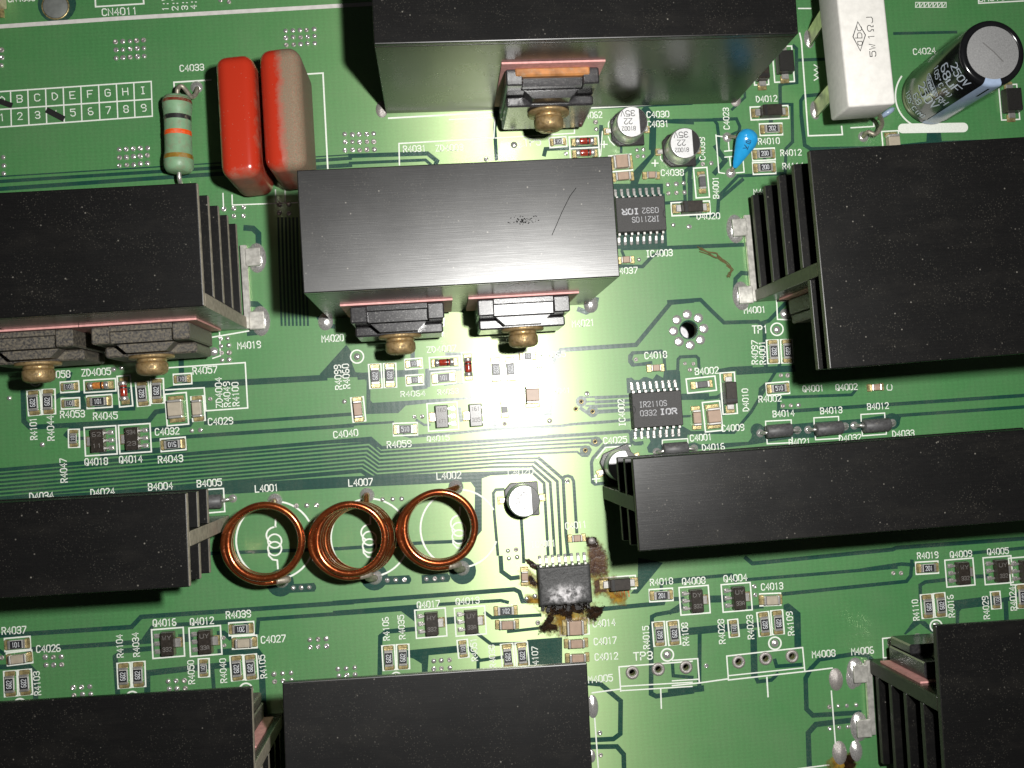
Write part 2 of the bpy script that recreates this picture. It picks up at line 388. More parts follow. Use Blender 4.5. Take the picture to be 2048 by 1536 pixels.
# ---------------------------------------------------------------- stroke lettering
GL = {'0': '10 01 05 16 36 45 41 30 10', '1': '15 26 20', '2': '05 16 36 45 44 00 40', '3': '05 16 36 45 44 33 42 41 30 10 01|13 33',
 '4': '30 36 02 42', '5': '46 06 04 34 43 41 30 10 01', '6': '36 16 05 01 10 30 41 42 33 03', '7': '06 46 45 10',
 '8': '13 04 05 16 36 45 44 33 13 02 01 10 30 41 42 33', '9': '10 30 41 45 36 16 05 04 13 43',
 'A': '00 04 26 44 40|02 42', 'B': '00 06 36 45 44 33 03|33 42 41 30 00', 'C': '45 36 16 05 01 10 30 41', 'D': '00 06 26 44 42 20 00',
 'E': '46 06 00 40|03 33', 'F': '46 06 00|03 33', 'G': '45 36 16 05 01 10 30 41 43 23', 'H': '00 06|40 46|03 43', 'I': '26 20|16 36|10 30',
 'J': '46 41 30 10 01', 'K': '00 06|46 03|13 40', 'L': '06 00 40', 'M': '00 06 23 46 40', 'N': '00 06 40 46', 'O': '10 01 05 16 36 45 41 30 10',
 'P': '00 06 36 45 44 33 03', 'Q': '10 01 05 16 36 45 41 30 10|22 40', 'R': '00 06 36 45 44 33 03|23 40', 'S': '45 36 16 05 04 13 33 42 41 30 10 01',
 'T': '06 46|26 20', 'U': '06 01 10 30 41 46', 'V': '06 20 46', 'W': '06 10 24 30 46', 'X': '00 46|06 40', 'Y': '06 23 46|23 20', 'Z': '06 46 00 40',
 ':': '24 25|20 21', '+': '23 20 |', '(': '36 25 21 30', ')': '16 25 21 10', 'w': '00 10 12 03 05 16 36 45 43 32 30 40', 'u': '04 00|01 10 30 41|44 40',
 'o': '15 16 26 25 15', 'a': '34 14 03 01 10 30|34 30', 'b': '06 00 30 41 43 34 04', 'c': '34 14 03 01 10 30', ' ': '', '-': '03 43'}
GLP = {k: [[(int(t[0]), int(t[1])) for t in s.split()] for s in v.split('|') if s.strip()] for k, v in GL.items()}
TEXTN = [0]
def text_strokes(s, p0, p1, h, wr=0.15, hgap=1.6):
    # stroke polylines in the plane of p0,p1 (2-D vectors)
    p0 = Vector(p0[:2]); p1 = Vector(p1[:2]); d = p1-p0; Ln = d.length; d.normalize(); up = Vector((-d.y, d.x))
    n = len(s); adv = Ln/(n-hgap/(4+hgap)) if n > 1 else Ln
    gw = adv*4/(4+hgap) if n > 1 else Ln
    out = []
    for i, ch in enumerate(s):
        for st in GLP.get(ch, []):
            out.append([p0+d*(i*adv+x/4*gw)+up*(y/6*h) for x, y in st])
    return out, h*wr
def text_bm(s, p0, p1, h, z, wr=0.15):
    bm = bmesh.new(); st, w_ = text_strokes(s, p0, p1, h, wr)
    for k, q in enumerate(st): ribbon(bm, q, w_, z+k*0.00004)
    return bm
def text_on(parent, s, a, b, h, z, m, wr=0.15, name='printed_text'):
    # a, b local xy of the baseline ends on a flat top at local height z
    return obj(name, text_bm(s, a, b, h, 0, wr), m, parent, (0, 0, z))
# ================================================================= THE BOARD
HOLES = []       # (centre, radius)
hole_c = W('M3', 86, 818); HOLES.append((hole_c, S('M3', 50)))
LEADHOLES = [('L2', 1710, 612), ('L2', 1862, 592), ('L3', 70, 580), ('L3', 378, 549), ('L3', 535, 529), ('L3', 690, 516)]
for r_, x_, y_ in LEADHOLES: HOLES.append((W(r_, x_, y_), S('L3', 17)))
bm = bmesh.new()
cx, cy = P(1024, 768).x, P(1024, 768).y
rot = Matrix.Rotation(ANG, 2)
corn = [Vector((cx, cy))+rot @ Vector(c) for c in ((-12.2, -9.6), (12.2, -9.6), (12.2, 9.6), (-12.2, 9.6))]
edges = []
loops = []
def addloop(pts):
    vs = [bm.verts.new((p[0], p[1], 0)) for p in pts]; loops.append(vs)
    for i in range(len(vs)): edges.append(bm.edges.new((vs[i], vs[(i+1) % len(vs)])))
addloop(corn)
for c, r in HOLES: addloop([(c.x+r*math.cos(2*math.pi*i/20), c.y+r*math.sin(2*math.pi*i/20)) for i in range(20)])
res = bmesh.ops.triangle_fill(bm, edges=edges, use_beauty=True)
for f in bm.faces:
    f.normal_update()
    if f.normal.z < 0: f.normal_flip()
TH = 0.16
for vs in loops:
    lo = [bm.verts.new((v.co.x, v.co.y, -TH)) for v in vs]; n = len(vs)
    for i in range(n):
        j = (i+1) % n; f = bm.faces.new((vs[i], vs[j], lo[j], lo[i])); f.material_index = 1
bmesh.ops.recalc_face_normals(bm, faces=[f for f in bm.faces if f.material_index == 1])
board = obj('circuit_board', finish(bm, 'board'), ['mask_over_copper', 'board_edge'])
board['kind'] = 'structure'; board['label'] = 'green printed circuit board carrying all the components'
FR[board.name] = (Vector((0, 0, 0)), 0.0)
bm = box_bm(25, 20, 0.1, 0, 1, (cx, cy, -1.3))
ch = obj('chassis_plate', bm, 'chassis_grey'); ch['kind'] = 'structure'; ch['label'] = 'pale chassis plate under the board, seen through its hole'
# ---- bare-laminate gaps between the copper areas
GZ = [0.0012]
gap_bm = bmesh.new()
def gap(reg, width, pts):
    q = [W(reg, x, y) for x, y in pts]
    ribbon(gap_bm, q, S(reg, width), GZ[0]); GZ[0] += 0.000012
def fill(reg, pts):
    vs = [gap_bm.verts.new((*W(reg, x, y).to_2d(), GZ[0])) for x, y in pts]; GZ[0] += 0.000012
    f = gap_bm.faces.new(vs); f.normal_update()
    if f.normal.z < 0: f.normal_flip()
def disc(reg, x, y, r, n=20):
    fill(reg, [(x+r*math.cos(2*math.pi*i/n), y+r*math.sin(2*math.pi*i/n)) for i in range(n)])
# T1
gap('T1', 20, [(-30, 1064), (940, 1003), (1240, 984), (2050, 926)])
gap('T1', 24, [(-30, 1108), (940, 1040), (1240, 1020), (2050, 966)])
gap('T1', 8, [(-30, 1035), (940, 975), (2050, 905)])
disc('T1', 333, 22, 113)
# T2
gap('T2', 26, [(60, 912), (512, 898), (568, 942), (560, 960)]); gap('T2', 18, [(60, 955), (500, 936), (530, 962)])
gap('T2', 22, [(915, 660), (905, 750), (915, 930)]); gap('T2', 24, [(1195, 905), (1203, 872), (1520, 860), (1528, 742)])
gap('T2', 42, [(1790, 640), (1832, 690), (1828, 860)]); gap('T2', 26, [(1830, 705), (2060, 716)])
fill('T2', [(1815, 700), (1842, 700), (1842, 905), (1770, 1000), (1735, 1100), (1690, 1100), (1720, 1000), (1818, 900)])
gap('T2', 30, [(1470, 625), (1800, 612), (2050, 600)]); gap('T2', 16, [(1645, 860), (1645, 890)])
fill('T2', [(1600, 1075), (1890, 1075), (1890, 1200), (1600, 1200)])
gap('T2', 20, [(2040, 985), (2010, 1010), (2020, 1180), (1880, 1190)])
# T3
gap('T3', 20, [(0, 705), (235, 702), (252, 725), (262, 800), (258, 900), (300, 930)]); gap('T3', 20, [(235, 700), (365, 695), (385, 740), (380, 780)])
gap('T3', 20, [(640, 610), (690, 612), (694, 830), (655, 870), (650, 1015), (375, 1030), (270, 1140)])
gap('T3', 22, [(622, 640), (620, 500), (640, 490), (718, 482), (716, 285), (700, 270)])
gap('T3', 22, [(745, 690), (742, 590), (760, 562), (900, 548)])
gap('T3', 24, [(745, 680), (765, 850), (800, 872), (1240, 865), (1470, 840)]); gap('T3', 30, [(1340, 860), (1580, 838), (2060, 822)])
fill('T3', [(1480, 775), (1560, 770), (1570, 845), (1475, 845)])
gap('T3', 18, [(1290, 196), (1650, 188)]); gap('T3', 20, [(725, 352), (880, 346)]); gap('T3', 16, [(412, 510), (415, 570), (340, 640)])
gap('T3', 16, [(330, 790), (375, 770)]); gap('T3', 26, [(90, 1060), (95, 990), (150, 930)]); gap('T3', 30, [(95, 1060), (95, 1170)])
gap('T3', 26, [(565, 690), (568, 725)]); gap('T3', 20, [(530, 930), (530, 950)]); gap('T3', 30, [(245, 860), (300, 940), (240, 1010)])
# M1
for k in range(8): gap('M1', 12, [(1628+k*22, 165), (1634+k*22, 400), (1648+k*22, 790)])
gap('M1', 30, [(1080, 1140), (1500, 1118), (1900, 1096)]); gap('M1', 30, [(1060, 1000), (1062, 1075)]); gap('M1', 24, [(400, 1110), (410, 1075)])
gap('M1', 34, [(1440, 222), (1480, 225), (1512, 255), (1514, 350), (1490, 385), (1455, 385)])
gap('M1', 34, [(1450, 665), (1500, 668), (1535, 700), (1538, 790), (1505, 832), (1460, 836)])
gap('M1', 26, [(1868, 750), (1895, 795), (1950, 798)])
# M2
gap('M2', 26, [(2060, 648), (1935, 660), (1732, 906), (1292, 936), (1240, 1012), (1060, 1040)])
gap('M2', 30, [(1400, 700), (1440, 715), (1490, 690), (1500, 640)])
gap('M2', 18, [(1650, 345), (2060, 335)]); gap('M2', 22, [(1640, 445), (1770, 448), (1830, 385), (1900, 350)]); gap('M2', 18, [(1650, 360), (1660, 385)])
fill('M2', [(1600, 20), (1900, 20), (1915, 345), (1620, 345)])
gap('M2', 40, [(120, 1090), (440, 1068)]); gap('M2', 26, [(440, 1160), (500, 1150), (516, 1060), (740, 1040)]); gap('M2', 26, [(425, 950), (425, 985)])
gap('M2', 18, [(1712, 955), (1700, 990), (1720, 1025), (1820, 1010)]); gap('M2', 18, [(1710, 955), (1880, 942), (1905, 965)])
# X / Y : washed-out middle
fill('X', [(0, 712), (200, 490), (235, 540), (245, 640), (270, 700), (360, 705), (350, 770), (330, 735), (0, 745)])
fill('Y', [(-10, 200), (20, 200), (25, 270), (70, 315), (190, 310), (190, 560), (210, 585), (860, 545), (1300, 520), (1640, 490), (1640, 500), (900, 570), (520, 610), (450, 680), (150, 690), (155, 370), (110, 340), (-10, 345)])
gap('Y', 46, [(720, 290), (1060, 262)]); gap('Y', 40, [(730, 290), (725, 420), (600, 440)]); gap('Y', 14, [(880, 420), (1060, 400)])
gap('Y', 28, [(1960, 100), (1870, 195), (1650, 205), (1560, 230)]); gap('Y', 30, [(1830, 290), (1840, 480), (1865, 510), (1860, 690), (1560, 700), (1500, 640)])
gap('Y', 30, [(1020, 640), (1035, 750)]); gap('Y', 22, [(-20, 790), (400, 765)]); gap('Y', 22, [(620, 745), (690, 790), (740, 790)])
gap('Y', 34, [(1345, 715), (1350, 830)]); gap('Y', 26, [(500, 885), (560, 900), (1000, 865), (1330, 830), (1960, 800), (2060, 785), (2330, 765), (2480, 755)])
gap('Y', 30, [(900, 130), (1040, 130)])
# N1
gap('N1', 28, [(135, 130), (140, 300), (175, 335), (870, 298), (912, 245), (980, 235)]); gap('N1', 26, [(325, 160), (360, 140), (420, 150), (520, 140)])
gap('N1', 34, [(490, 220), (480, 180), (470, 140), (780, 115), (775, 220), (570, 225)]); gap('N1', 30, [(390, 380), (420, 345), (690, 320)])
gap('N1', 26, [(870, 350), (1110, 320), (1120, 300)]); gap('N1', 20, [(440, 400), (500, 400)]); gap('N1', 34, [(600, 500), (640, 490), (1080, 460)])
gap('N1', 20, [(1200, 200), (1205, 310), (1360, 308), (2060, 258)]); gap('N1', 22, [(880, 412), (960, 405), (1100, 390), (2060, 325)])
gap('N1', 34, [(960, 130), (1060, 95), (1450, 72), (1900, 45)]); gap('N1', 24, [(685, 420), (720, 410)])
# bus of parallel tracks
ys = [455, 480, 503, 527, 550, 572, 595, 617, 645]
ends = [[(1053, 402), ('Q', 1670, 76), ('Q', 1695, 105), ('Q', 1702, 195), ('Q', 1745, 225), ('Q', 1830, 215)],
        [(1053, 424), ('Q', 1250, 158), ('Q', 1310, 158), ('Q', 1345, 200), ('Q', 1300, 240)],
        [(1053, 445), ('Q', 1190, 212), ('Q', 1235, 240)],
        [(1053, 470), ('Q', 1070, 262), ('Q', 1190, 262), ('Q', 1215, 300), ('Q', 1190, 355)],
        [(1053, 494), ('Q', 1050, 322), ('Q', 1110, 372), ('Q', 1175, 372)]]
for i, e in enumerate(ends):
    pts = [px('N2', -2060, ys[i]-55+0.085*2240), px('N2', 180-7*i, ys[i]-55), px('N2', 243-4*i, ys[i])]
    for q in e: pts.append(px('N2', *q) if len(q) == 2 else px(*q))
    gap('F', 7 if i == 0 else 4.2, pts)
tail = [(40, [('Q', 100, 412), ('Q', 590, 400), ('Q', 880, 650), ('Q', 915, 1330), ('Q', 940, 1560)]), (36, [('Q', 100, 457), ('Q', 540, 450), ('Q', 810, 680), ('Q', 855, 1560)]),
        (36, [('Q', 0, 507), ('Q', 510, 500), ('Q', 725, 690), ('Q', 780, 1560)]), (36, [('Q', 0, 585), ('Q', 500, 560), ('Q', 652, 700), ('Q', 700, 1560)])]
for i, (w_, e) in enumerate(tail):
    k = i+5
    pts = [px('N2', -2060, ys[k]-55+0.085*2240), px('N2', 180-7*k, ys[k]-55), px('N2', 243-4*k, ys[k]), px(*e[0]), px(*e[1])]
    gap('F', 4.2 if i < 3 else 8, pts); gap('Q', w_, [(x, y) for _, x, y in e[1:]])
fill('N2', [(-120, 415), (180, 398), (245, 456), (200, 448), (170, 420), (-120, 434)])
gap('Q', 38, [(870, 650), (900, 620), (940, 612), (985, 630), (1008, 680), (1045, 1290)]); gap('Q', 35, [(160, 775), (70, 780), (40, 820), (50, 1050), (72, 1300), (95, 1560)])
gap('Q', 38, [(375, 1110), (400, 1500), (405, 1650)]); gap('Q', 40, [(1690, 236), (1370, 248), (1240, 400), (1222, 450), (1235, 690), (1265, 712), (1365, 702)])
disc('Q', 1275, 200, 62); disc('Q', 1148, 310, 66)
# N2 coils and vias at the left of the chip
fill('N2', [(-1990, 748), (-330, 645), (0, 625), (960, 590), (830, 635), (830, 940), (800, 975), (785, 960), (790, 690), (765, 655), (0, 690), (-330, 708), (-1990, 800)])
gap('N2', 20, [(-800, 1075), (0, 1045), (500, 1010), (760, 1000)])
disc('N2', 1412, 183, 32); disc('N2', 1478, 243, 34)
gap('N2', 10, [(1420, 160), (1690, 150)]); gap('N2', 10, [(1430, 186), (1700, 175)]); gap('N2', 10, [(1440, 210), (1700, 200)]); gap('N2', 14, [(1500, 240), (1700, 230)]); gap('N2', 20, [(1410, 225), (1470, 265)])
# V
for y0, y1, w_ in ((660, 637, 22), (716, 696, 22), (776, 750, 24), (850, 822, 40), (990, 955, 40)): gap('V', w_, [(-60, y0+4), (395, y1)])
gap('V', 26, [(-700, 1165), (-60, 1135), (400, 1106), (425, 1140), (432, 1260), (470, 1292), (560, 1290)])
gap('V', 44, [(870, 60), (840, 25), (450, 38), (405, 80), (405, 160), (440, 205), (650, 190)])
gap('V', 44, [(870, 60), (892, 300), (1060, 290), (1065, 130), (1095, 95), (1310, 85), (1345, 115), (1352, 240)])
fill('V', [(360, 385), (430, 375), (470, 410), (540, 410), (590, 370), (640, 370), (720, 400), (770, 330), (860, 380), (875, 300), (1090, 285), (1110, 580), (370, 590)])
fill('V', [(420, 1090), (1130, 1040), (1260, 1115), (1260, 1150), (1195, 1160), (1190, 1215), (850, 1235), (845, 1420), (660, 1400), (640, 1330), (690, 1250), (660, 1180), (440, 1200)])
gap('V', 44, [(1240, 1128), (1830, 1125), (2060, 850), (2460, 190)]); gap('V', 90, [(1130, 640), (1450, 632)]); gap('V', 50, [(1440, 660), (1600, 645), (1690, 590)]); gap('V', 60, [(1655, 640), (1680, 870)])
gap('V', 35, [(1140, 907), (1230, 902)]); gap('V', 60, [(1640, 285), (1780, 260), (2060, 245)]); gap('V', 40, [(1200, 1300), (1290, 1280), (1360, 1310), (2060, 1270)]); gap('V', 20, [(1380, 340), (1400, 370)])
# M3
gap('M3', 24, [(-30, 338), (400, 320)]); gap('M3', 24, [(-30, 655), (155, 642), (225, 712), (292, 776), (490, 770), (528, 800), (530, 900)]); gap('M3', 24, [(510, 780), (555, 765), (650, 665)])
gap('M3', 40, [(380, 1062), (690, 1045)]); gap('M3', 26, [(440, 490), (395, 485), (360, 520), (355, 600), (385, 640), (440, 645)]); gap('M3', 26, [(525, 900), (540, 1060)])
gap('M3', 22, [(100, 150), (255, 145), (260, 60), (400, -60)]); gap('M3', 18, [(-300, 155), (-60, 150)])
# N3
gap('N3', 22, [(690, 240), (2060, 148)]); gap('N3', 18, [(640, 160), (1040, 145), (1065, 115)]); gap('N3', 20, [(540, 80), (505, 110), (500, 170)]); gap('N3', 20, [(612, 160), (612, 235), (700, 240)])
disc('N3', 487, 352, 40); disc('N3', 1275, 300, 48)
fill('N3', [(470, 330), (540, 330), (830, 305), (1100, 285), (1240, 262), (2060, 205), (2060, 225), (1330, 275), (1310, 330), (1250, 345), (960, 375), (830, 395), (690, 400), (560, 420), (470, 435), (300, 455), (100, 465), (100, 440), (430, 425), (450, 400)])
gap('N3', 24, [(420, 1100), (458, 1132), (1280, 1050), (1300, 1040), (2060, 985)]); gap('N3', 22, [(1100, 1170), (1330, 1135), (1400, 1140)]); gap('N3', 20, [(1700, 1075), (2060, 1040)])
# L1
gap('L1', 26, [(-30, 397), (770, 345), (825, 286), (2060, 200)]); gap('L1', 26, [(160, 478), (890, 428)]); gap('L1', 24, [(1040, 332), (1425, 310), (1440, 320)])
fill('L1', [(815, 435), (885, 335), (900, 335), (890, 440)]); gap('L1', 22, [(1490, 395), (1505, 380), (1512, 300), (2060, 262), (2440, 235)])
gap('L1', 28, [(690, 745), (674, 520), (720, 485), (890, 470)]); gap('L1', 34, [(862, 740), (862, 615), (1180, 580), (1350, 565)]); gap('L1', 22, [(1243, 590), (1252, 710)])
gap('L1', 36, [(1290, 492), (1500, 482), (1528, 520), (1545, 880), (1520, 900)]); gap('L1', 46, [(1065, 410), (1110, 408)]); gap('L1', 24, [(1280, 380), (1310, 378), (1345, 410)])
gap('L1', 28, [(-30, 580), (170, 575), (205, 610), (210, 780)]); gap('L1', 20, [(-20, 470), (20, 500)])
# coil-end clearances and via pills
for x, y in ((478, 790), (1165, 745), (1810, 700)): disc('K', x, y, 100)
for xa, xb, y0, y1 in ((545, 700, 830, 822), (1240, 1395, 772, 765), (1540, 1680, 762, 752)):
    gap('K', 62, [(xa, y0), (xb, y1)]); disc('K', xb+10, y1, 31)
# L2
gap('L2', 26, [(-30, 204), (400, 172), (1020, 125), (1050, 140), (1068, 195), (1180, 190)]); gap('L2', 24, [(-30, 262), (450, 225)]); gap('L2', 20, [(580, 213), (940, 190), (980, 200)])
fill('L2', [(345, 243), (450, 232), (445, 320)]); gap('L2', 26, [(232, 640), (236, 400), (270, 372), (440, 357)]); gap('L2', 40, [(390, 502), (690, 474)])
fill('L2', [(480, 620), (478, 560), (430, 530), (390, 520), (520, 490), (512, 620)]); gap('L2', 20, [(805, 385), (885, 446), (1095, 440)]); gap('L2', 20, [(755, 470), (820, 540), (960, 520)]); gap('L2', 20, [(808, 600), (808, 540)])
gap('L2', 20, [(850, 262), (890, 291), (1170, 275)]); gap('L2', 18, [(985, 372), (1180, 350)]); gap('L2', 26, [(1470, 246), (1890, 205), (1895, 190)])
fill('L2', [(1095, 420), (1300, 405), (1300, 600), (1095, 600)]); fill('L2', [(1745, -60), (1890, -30), (1750, 140), (1740, 150), (1700, 150), (1740, 100)])
gap('L2', 40, [(615, 310), (665, 305)]); gap('L2', 24, [(1825, 345), (1825, 285), (1850, 272), (1975, 250), (2000, 225)])
gap('L2', 28, [(1440, 672), (1525, 680), (1642, 778), (1640, 970), (1600, 1000), (1475, 1006)]); gap('L2', 28, [(1480, 1046), (1620, 1044), (1660, 1090), (1662, 1180)])
gap('L2', 28, [(1822, 345), (1820, 735), (1850, 750), (2060, 722)]); gap('L2', 20, [(1945, 560), (1950, 630), (2060, 640)]); gap('L2', 20, [(1880, 130), (1880, 90), (2060, 70)])
gap('L2', 26, [(940, -60), (945, 20), (1000, 60), (1040, 55)])
# L3
gap('L3', 26, [(790, 600), (850, 535), (1060, 502), (1130, 512), (1200, 575)]); gap('L3', 28, [(800, 590), (770, 645), (775, 825), (812, 862), (1085, 846)])
gap('L3', 32, [(1085, 885), (830, 915), (785, 965), (792, 1180)]); gap('L3', 40, [(465, 380), (470, 620)]); gap('L3', 22, [(470, 620), (490, 665), (570, 655), (605, 620)]); gap('L3', 22, [(590, 540), (600, 575), (740, 565)])
fill('L3', [(640, 215), (670, 205), (740, 262), (745, 470), (705, 475), (700, 280), (640, 240)]); gap('L3', 42, [(205, 182), (285, 180)]); gap('L3', 20, [(-20, 72), (335, 40), (360, 78)])
gap('L3', 20, [(428, 68), (800, 38), (1300, -5)]); gap('L3', 22, [(440, 232), (515, 225)]); gap('L3', 22, [(640, 152), (1360, 78), (1385, 45), (1392, -40)])
gap('L3', 22, [(1442, 190), (1440, 100), (1470, 82), (1610, 66)]); fill('L3', [(1400, 310), (1470, 310), (1530, 375), (1510, 380), (1440, 325), (1355, 390), (1345, 385)])
gap('L3', 22, [(1658, 320), (1660, 250), (1690, 215)]); gap('L3', 56, [(1660, 215), (1860, 190)]); gap('L3', 26, [(1905, 190), (1960, 180), (2060, 130)]); gap('L3', 30, [(1940, 190), (1945, 300)])
gap('L3', 44, [(40, 375), (330, 348)]); gap('L3', 24, [(150, 380), (148, 700)]); gap('L3', 30, [(385, 342), (490, 332)]); gap('L3', 26, [(-20, 258), (40, 218)]); gap('L3', 36, [(-20, 725), (160, 705)])
gap('L3', 24, [(1752, 50), (1830, 48)]); gap('L3', 24, [(-20, 182), (50, 180)])
o = obj('bare_laminate_gaps', gap_bm, 'mask_over_laminate', board); o['kind'] = 'stuff'
# ---- white legend
LZ = [0.0042]
def ltext(reg, s, x0, y0, x1, y1, h=34, wr=0.15, m='white_print'):
    z = LZ[0]; LZ[0] += 0.000004
    obj('printed_text', text_bm(s, W(reg, x0, y0), W(reg, x1, y1), S(reg, h), 0, wr), m, board, (0, 0, z))
def line(reg, pts, wpx=8, closed=False, m='white_print', name='printed_outline'):
    b_ = bmesh.new(); z = LZ[0]; LZ[0] += 0.000004
    ribbon(b_, [W(reg, x, y) for x, y in pts], S(reg, wpx), 0, closed)
    return obj(name, b_, m, board, (0, 0, z))
def ring(reg, x, y, r, wpx=8, a0=0, a1=360, n=28):
    if a1-a0 >= 360: line(reg, [(x+r*math.cos(2*math.pi*i/n), y+r*math.sin(2*math.pi*i/n)) for i in range(n)], wpx, True, name='printed_ring')
    else: line(reg, [(x+r*math.cos(math.radians(a0+(a1-a0)*i/n)), y+r*math.sin(math.radians(a0+(a1-a0)*i/n))) for i in range(n+1)], wpx, name='printed_ring')
TX = '''T1 CN4011 600 92 803 82 38
T1 1:V 985 62 983 -18 32
T1 2:V 1042 60 1040 -20 32
T1 3:I 1098 56 1096 -24 32
T1 4:E 1150 52 1148 -28 32
T1 CN4003 50 12 205 4 34
T1 C4033 1055 418 1193 410 34
T2 R4031 372 890 502 885 34
T2 ZD4003 562 885 720 878 34
T2 TP5 1078 856 1175 848 42
T2 C4062 1415 693 1533 688 34
T2 C4030 1797 688 1925 684 34
T2 C4031 1800 744 1922 740 34
T2 C4038 1880 1028 2010 1026 34
T3 C4023 324 755 318 632 32
T3 C4039 182 935 178 805 32
T3 B4001 262 1160 258 1035 32
T3 D4012 483 598 603 592 34
T3 R4010 495 845 617 840 34
T3 R4012 625 912 745 908 34
T3 R4114 637 990 757 986 34
T3 C4024 1402 320 1530 312 34
T3 M4002 468 1142 592 1135 34
T3 CAUTION 1785 10 2000 -6 34
M1 M4019 1392 930 1525 922 36
M1 M4020 1885 890 2010 882 36
M2 M4021 1360 802 1488 792 36
M2 IC4003 1793 392 1945 384 36
M2 C4037 1610 492 1740 486 34
M2 R4065 1180 985 1320 975 32
M2 R4098 1050 1062 1185 1052 32
M2 ZD4007 510 952 680 940 32
F R4099 684 778 681 730 12
F R4060 700 776 697 728 12
M2 C4018 1785 988 1912 980 36
M3 M4001 412 722 535 715 34
M3 TP1 460 838 548 835 42
M3 R4097 490 1018 488 882 34
M3 R4001 537 1018 530 885 34
M3 B4002 125 1080 260 1072 36
M3 D4020 135 172 268 168 34
N1 R4058 272 48 410 42 36
N1 ZD4005 480 36 648 26 36
N1 R4057 1130 25 1270 15 36
N1 R4053 355 280 495 274 36
N1 R4045 548 290 687 284 36
N1 R4101 218 405 212 280 34
N1 R4044 318 410 312 268 34
N1 ZD4004 1303 218 1295 45 34
N1 R4049 1350 212 1343 70 34
N1 R4100 1400 208 1393 72 34
N1 C4029 1220 322 1362 315 36
N1 C4032 910 382 1048 374 36
N1 Q4018 498 558 630 552 36
N1 Q4014 700 545 832 538 36
N1 R4043 928 545 1070 535 36
N1 R4047 395 655 388 518 34
N1 D4034 175 760 312 752 36
N1 D4024 533 738 670 729 36
N1 B4004 870 704 1010 695 36
N1 B4005 1155 685 1297 675 36
N1 L4001 1495 715 1628 706 36
F C4040 668 876 716 871 12
Y R4064 475 528 700 518 46
Y R4063 820 510 1010 495 44
Y C4041 1850 500 2050 488 44
Y R4059 348 1005 570 992 56
Y Q4015 720 945 925 932 46
N2 L4007 52 680 190 672 36
N2 L4002 568 640 708 632 36
N2 C4020 985 616 1130 606 34
N2 C4011 1322 932 1442 920 36
N2 IC4001 1120 1040 1260 1030 34
V C4025 52 1280 365 1262 80
V IC4002 345 1035 325 675 80
V C4009 1665 1112 1965 1095 80
V C4001 1235 1245 1525 1225 80
V D4016 1400 1375 1700 1355 80
V D4010 2032 830 2015 530 78
N3 R4002 497 188 627 182 34
N3 Q4001 755 128 875 122 34
N3 Q4002 948 120 1072 114 34
N3 B4014 580 275 703 268 34
N3 B4013 858 257 983 250 34
N3 B4012 1133 232 1255 225 34
N3 D4021 675 442 797 434 34
N3 D4032 968 418 1095 410 34
N3 D4033 1280 392 1405 385 34
N3 R4019 1425 1105 1545 1098 34
N3 Q4009 1617 1098 1742 1090 34
N3 Q4005 1835 1082 1957 1074 34
N3 C 1275 118 1275 86 30
L1 R4037 13 388 152 380 36
L1 C4026 215 494 353 487 36
L1 Q4016 897 342 1030 335 36
L1 Q4012 1115 335 1250 325 36
L1 R4039 1325 295 1467 285 36
L1 C4027 1530 440 1670 430 36
L1 R4104 722 520 715 390 32
L1 R4034 818 515 808 378 32
L1 R4050 1140 675 1133 540 32
L1 R4040 1328 668 1320 530 32
L1 R4105 1562 640 1548 508 32
L1 R4103 240 740 230 605 32
L2 Q4017 453 235 583 225 34
L2 Q4013 680 215 815 205 34
L2 R4106 290 420 282 288 32
L2 R4035 382 412 372 275 32
L2 R4051 806 540 796 410 32
L2 R4038 912 580 902 450 32
L2 R4107 1162 590 1155 460 32
L2 C4014 1482 345 1610 335 36
L2 C4017 1488 450 1617 440 36
L2 C4012 1493 540 1625 532 36
L2 M4005 1455 672 1595 660 36
L2 TP3 1720 540 1828 532 42
L2 R4018 1817 102 1947 92 34
L2 R4015 1812 470 1805 340 34
L2 R4108 2042 450 2032 320 34
L3 Q4008 50 98 182 90 36
L3 Q4004 293 82 427 72 36
L3 C4013 512 130 637 122 36
L3 R4028 300 440 290 300 34
L3 R4023 468 412 458 275 34
L3 R4109 703 390 690 255 34
L3 M4008 810 525 943 515 36
L3 M4006 1040 508 1168 498 36
L3 R4110 1435 303 1425 185 34
L3 R4016 1642 285 1632 158 34
L3 R4029 1847 295 1835 165 34
L3 R4024 2005 245 1993 110 34
L3 C 2040 -35 2040 -5 34'''
for ln in TX.split('\n'):
    q = ln.split(); ltext(q[0], q[1], *[float(v) for v in q[2:6]], float(q[6])*1.04, 0.155)
ltext('L2', 'D4011', 1585, 175, 1700, 165, 34, 0.16, 'band_orange')
for i, c in enumerate('ABCDEFGHI'):
    x = 14+i*103; y = 586-i*7; ltext('T1', c, x-15, y+20, x+15, y+18, 40, 0.13)
for i, c in enumerate('123456789'):
    x = 15+i*103.5; y = 688-i*7; ltext('T1', c, x-13, y+20, x+13, y+18, 40, 0.13)
for q in ((537, 477, 885), (641, 580, 888), (745, 680, 892)): line('T1', [(-30, q[0]+2), (q[2], q[1])], 8)
for a, b in zip((62, 163, 267, 370, 473, 577, 681, 783, 885), (67, 170, 274, 377, 480, 585, 690, 790, 892)):
    t = (a-0)/885; line('T1', [(a, 535-t*58), (b, 743-t*63)], 7)
line('T1', [(285, 650), (362, 690)], 34, m='pen_black', name='pen_mark'); line('T1', [(-10, 590), (58, 614)], 32, m='pen_black', name='pen_mark')
line('T1', [(-20, 157), (700, 108), (2200, 22)], 24, m='thick_white_print', name='printed_bar')
line('T1', [(557, -20), (560, 40), (842, 22), (838, -20)], 9)
line('T1', [(1022, 540), (1018, 482), (1235, 468)], 9); line('T1', [(1780, 435), (1890, 428), (1918, 985)], 9)
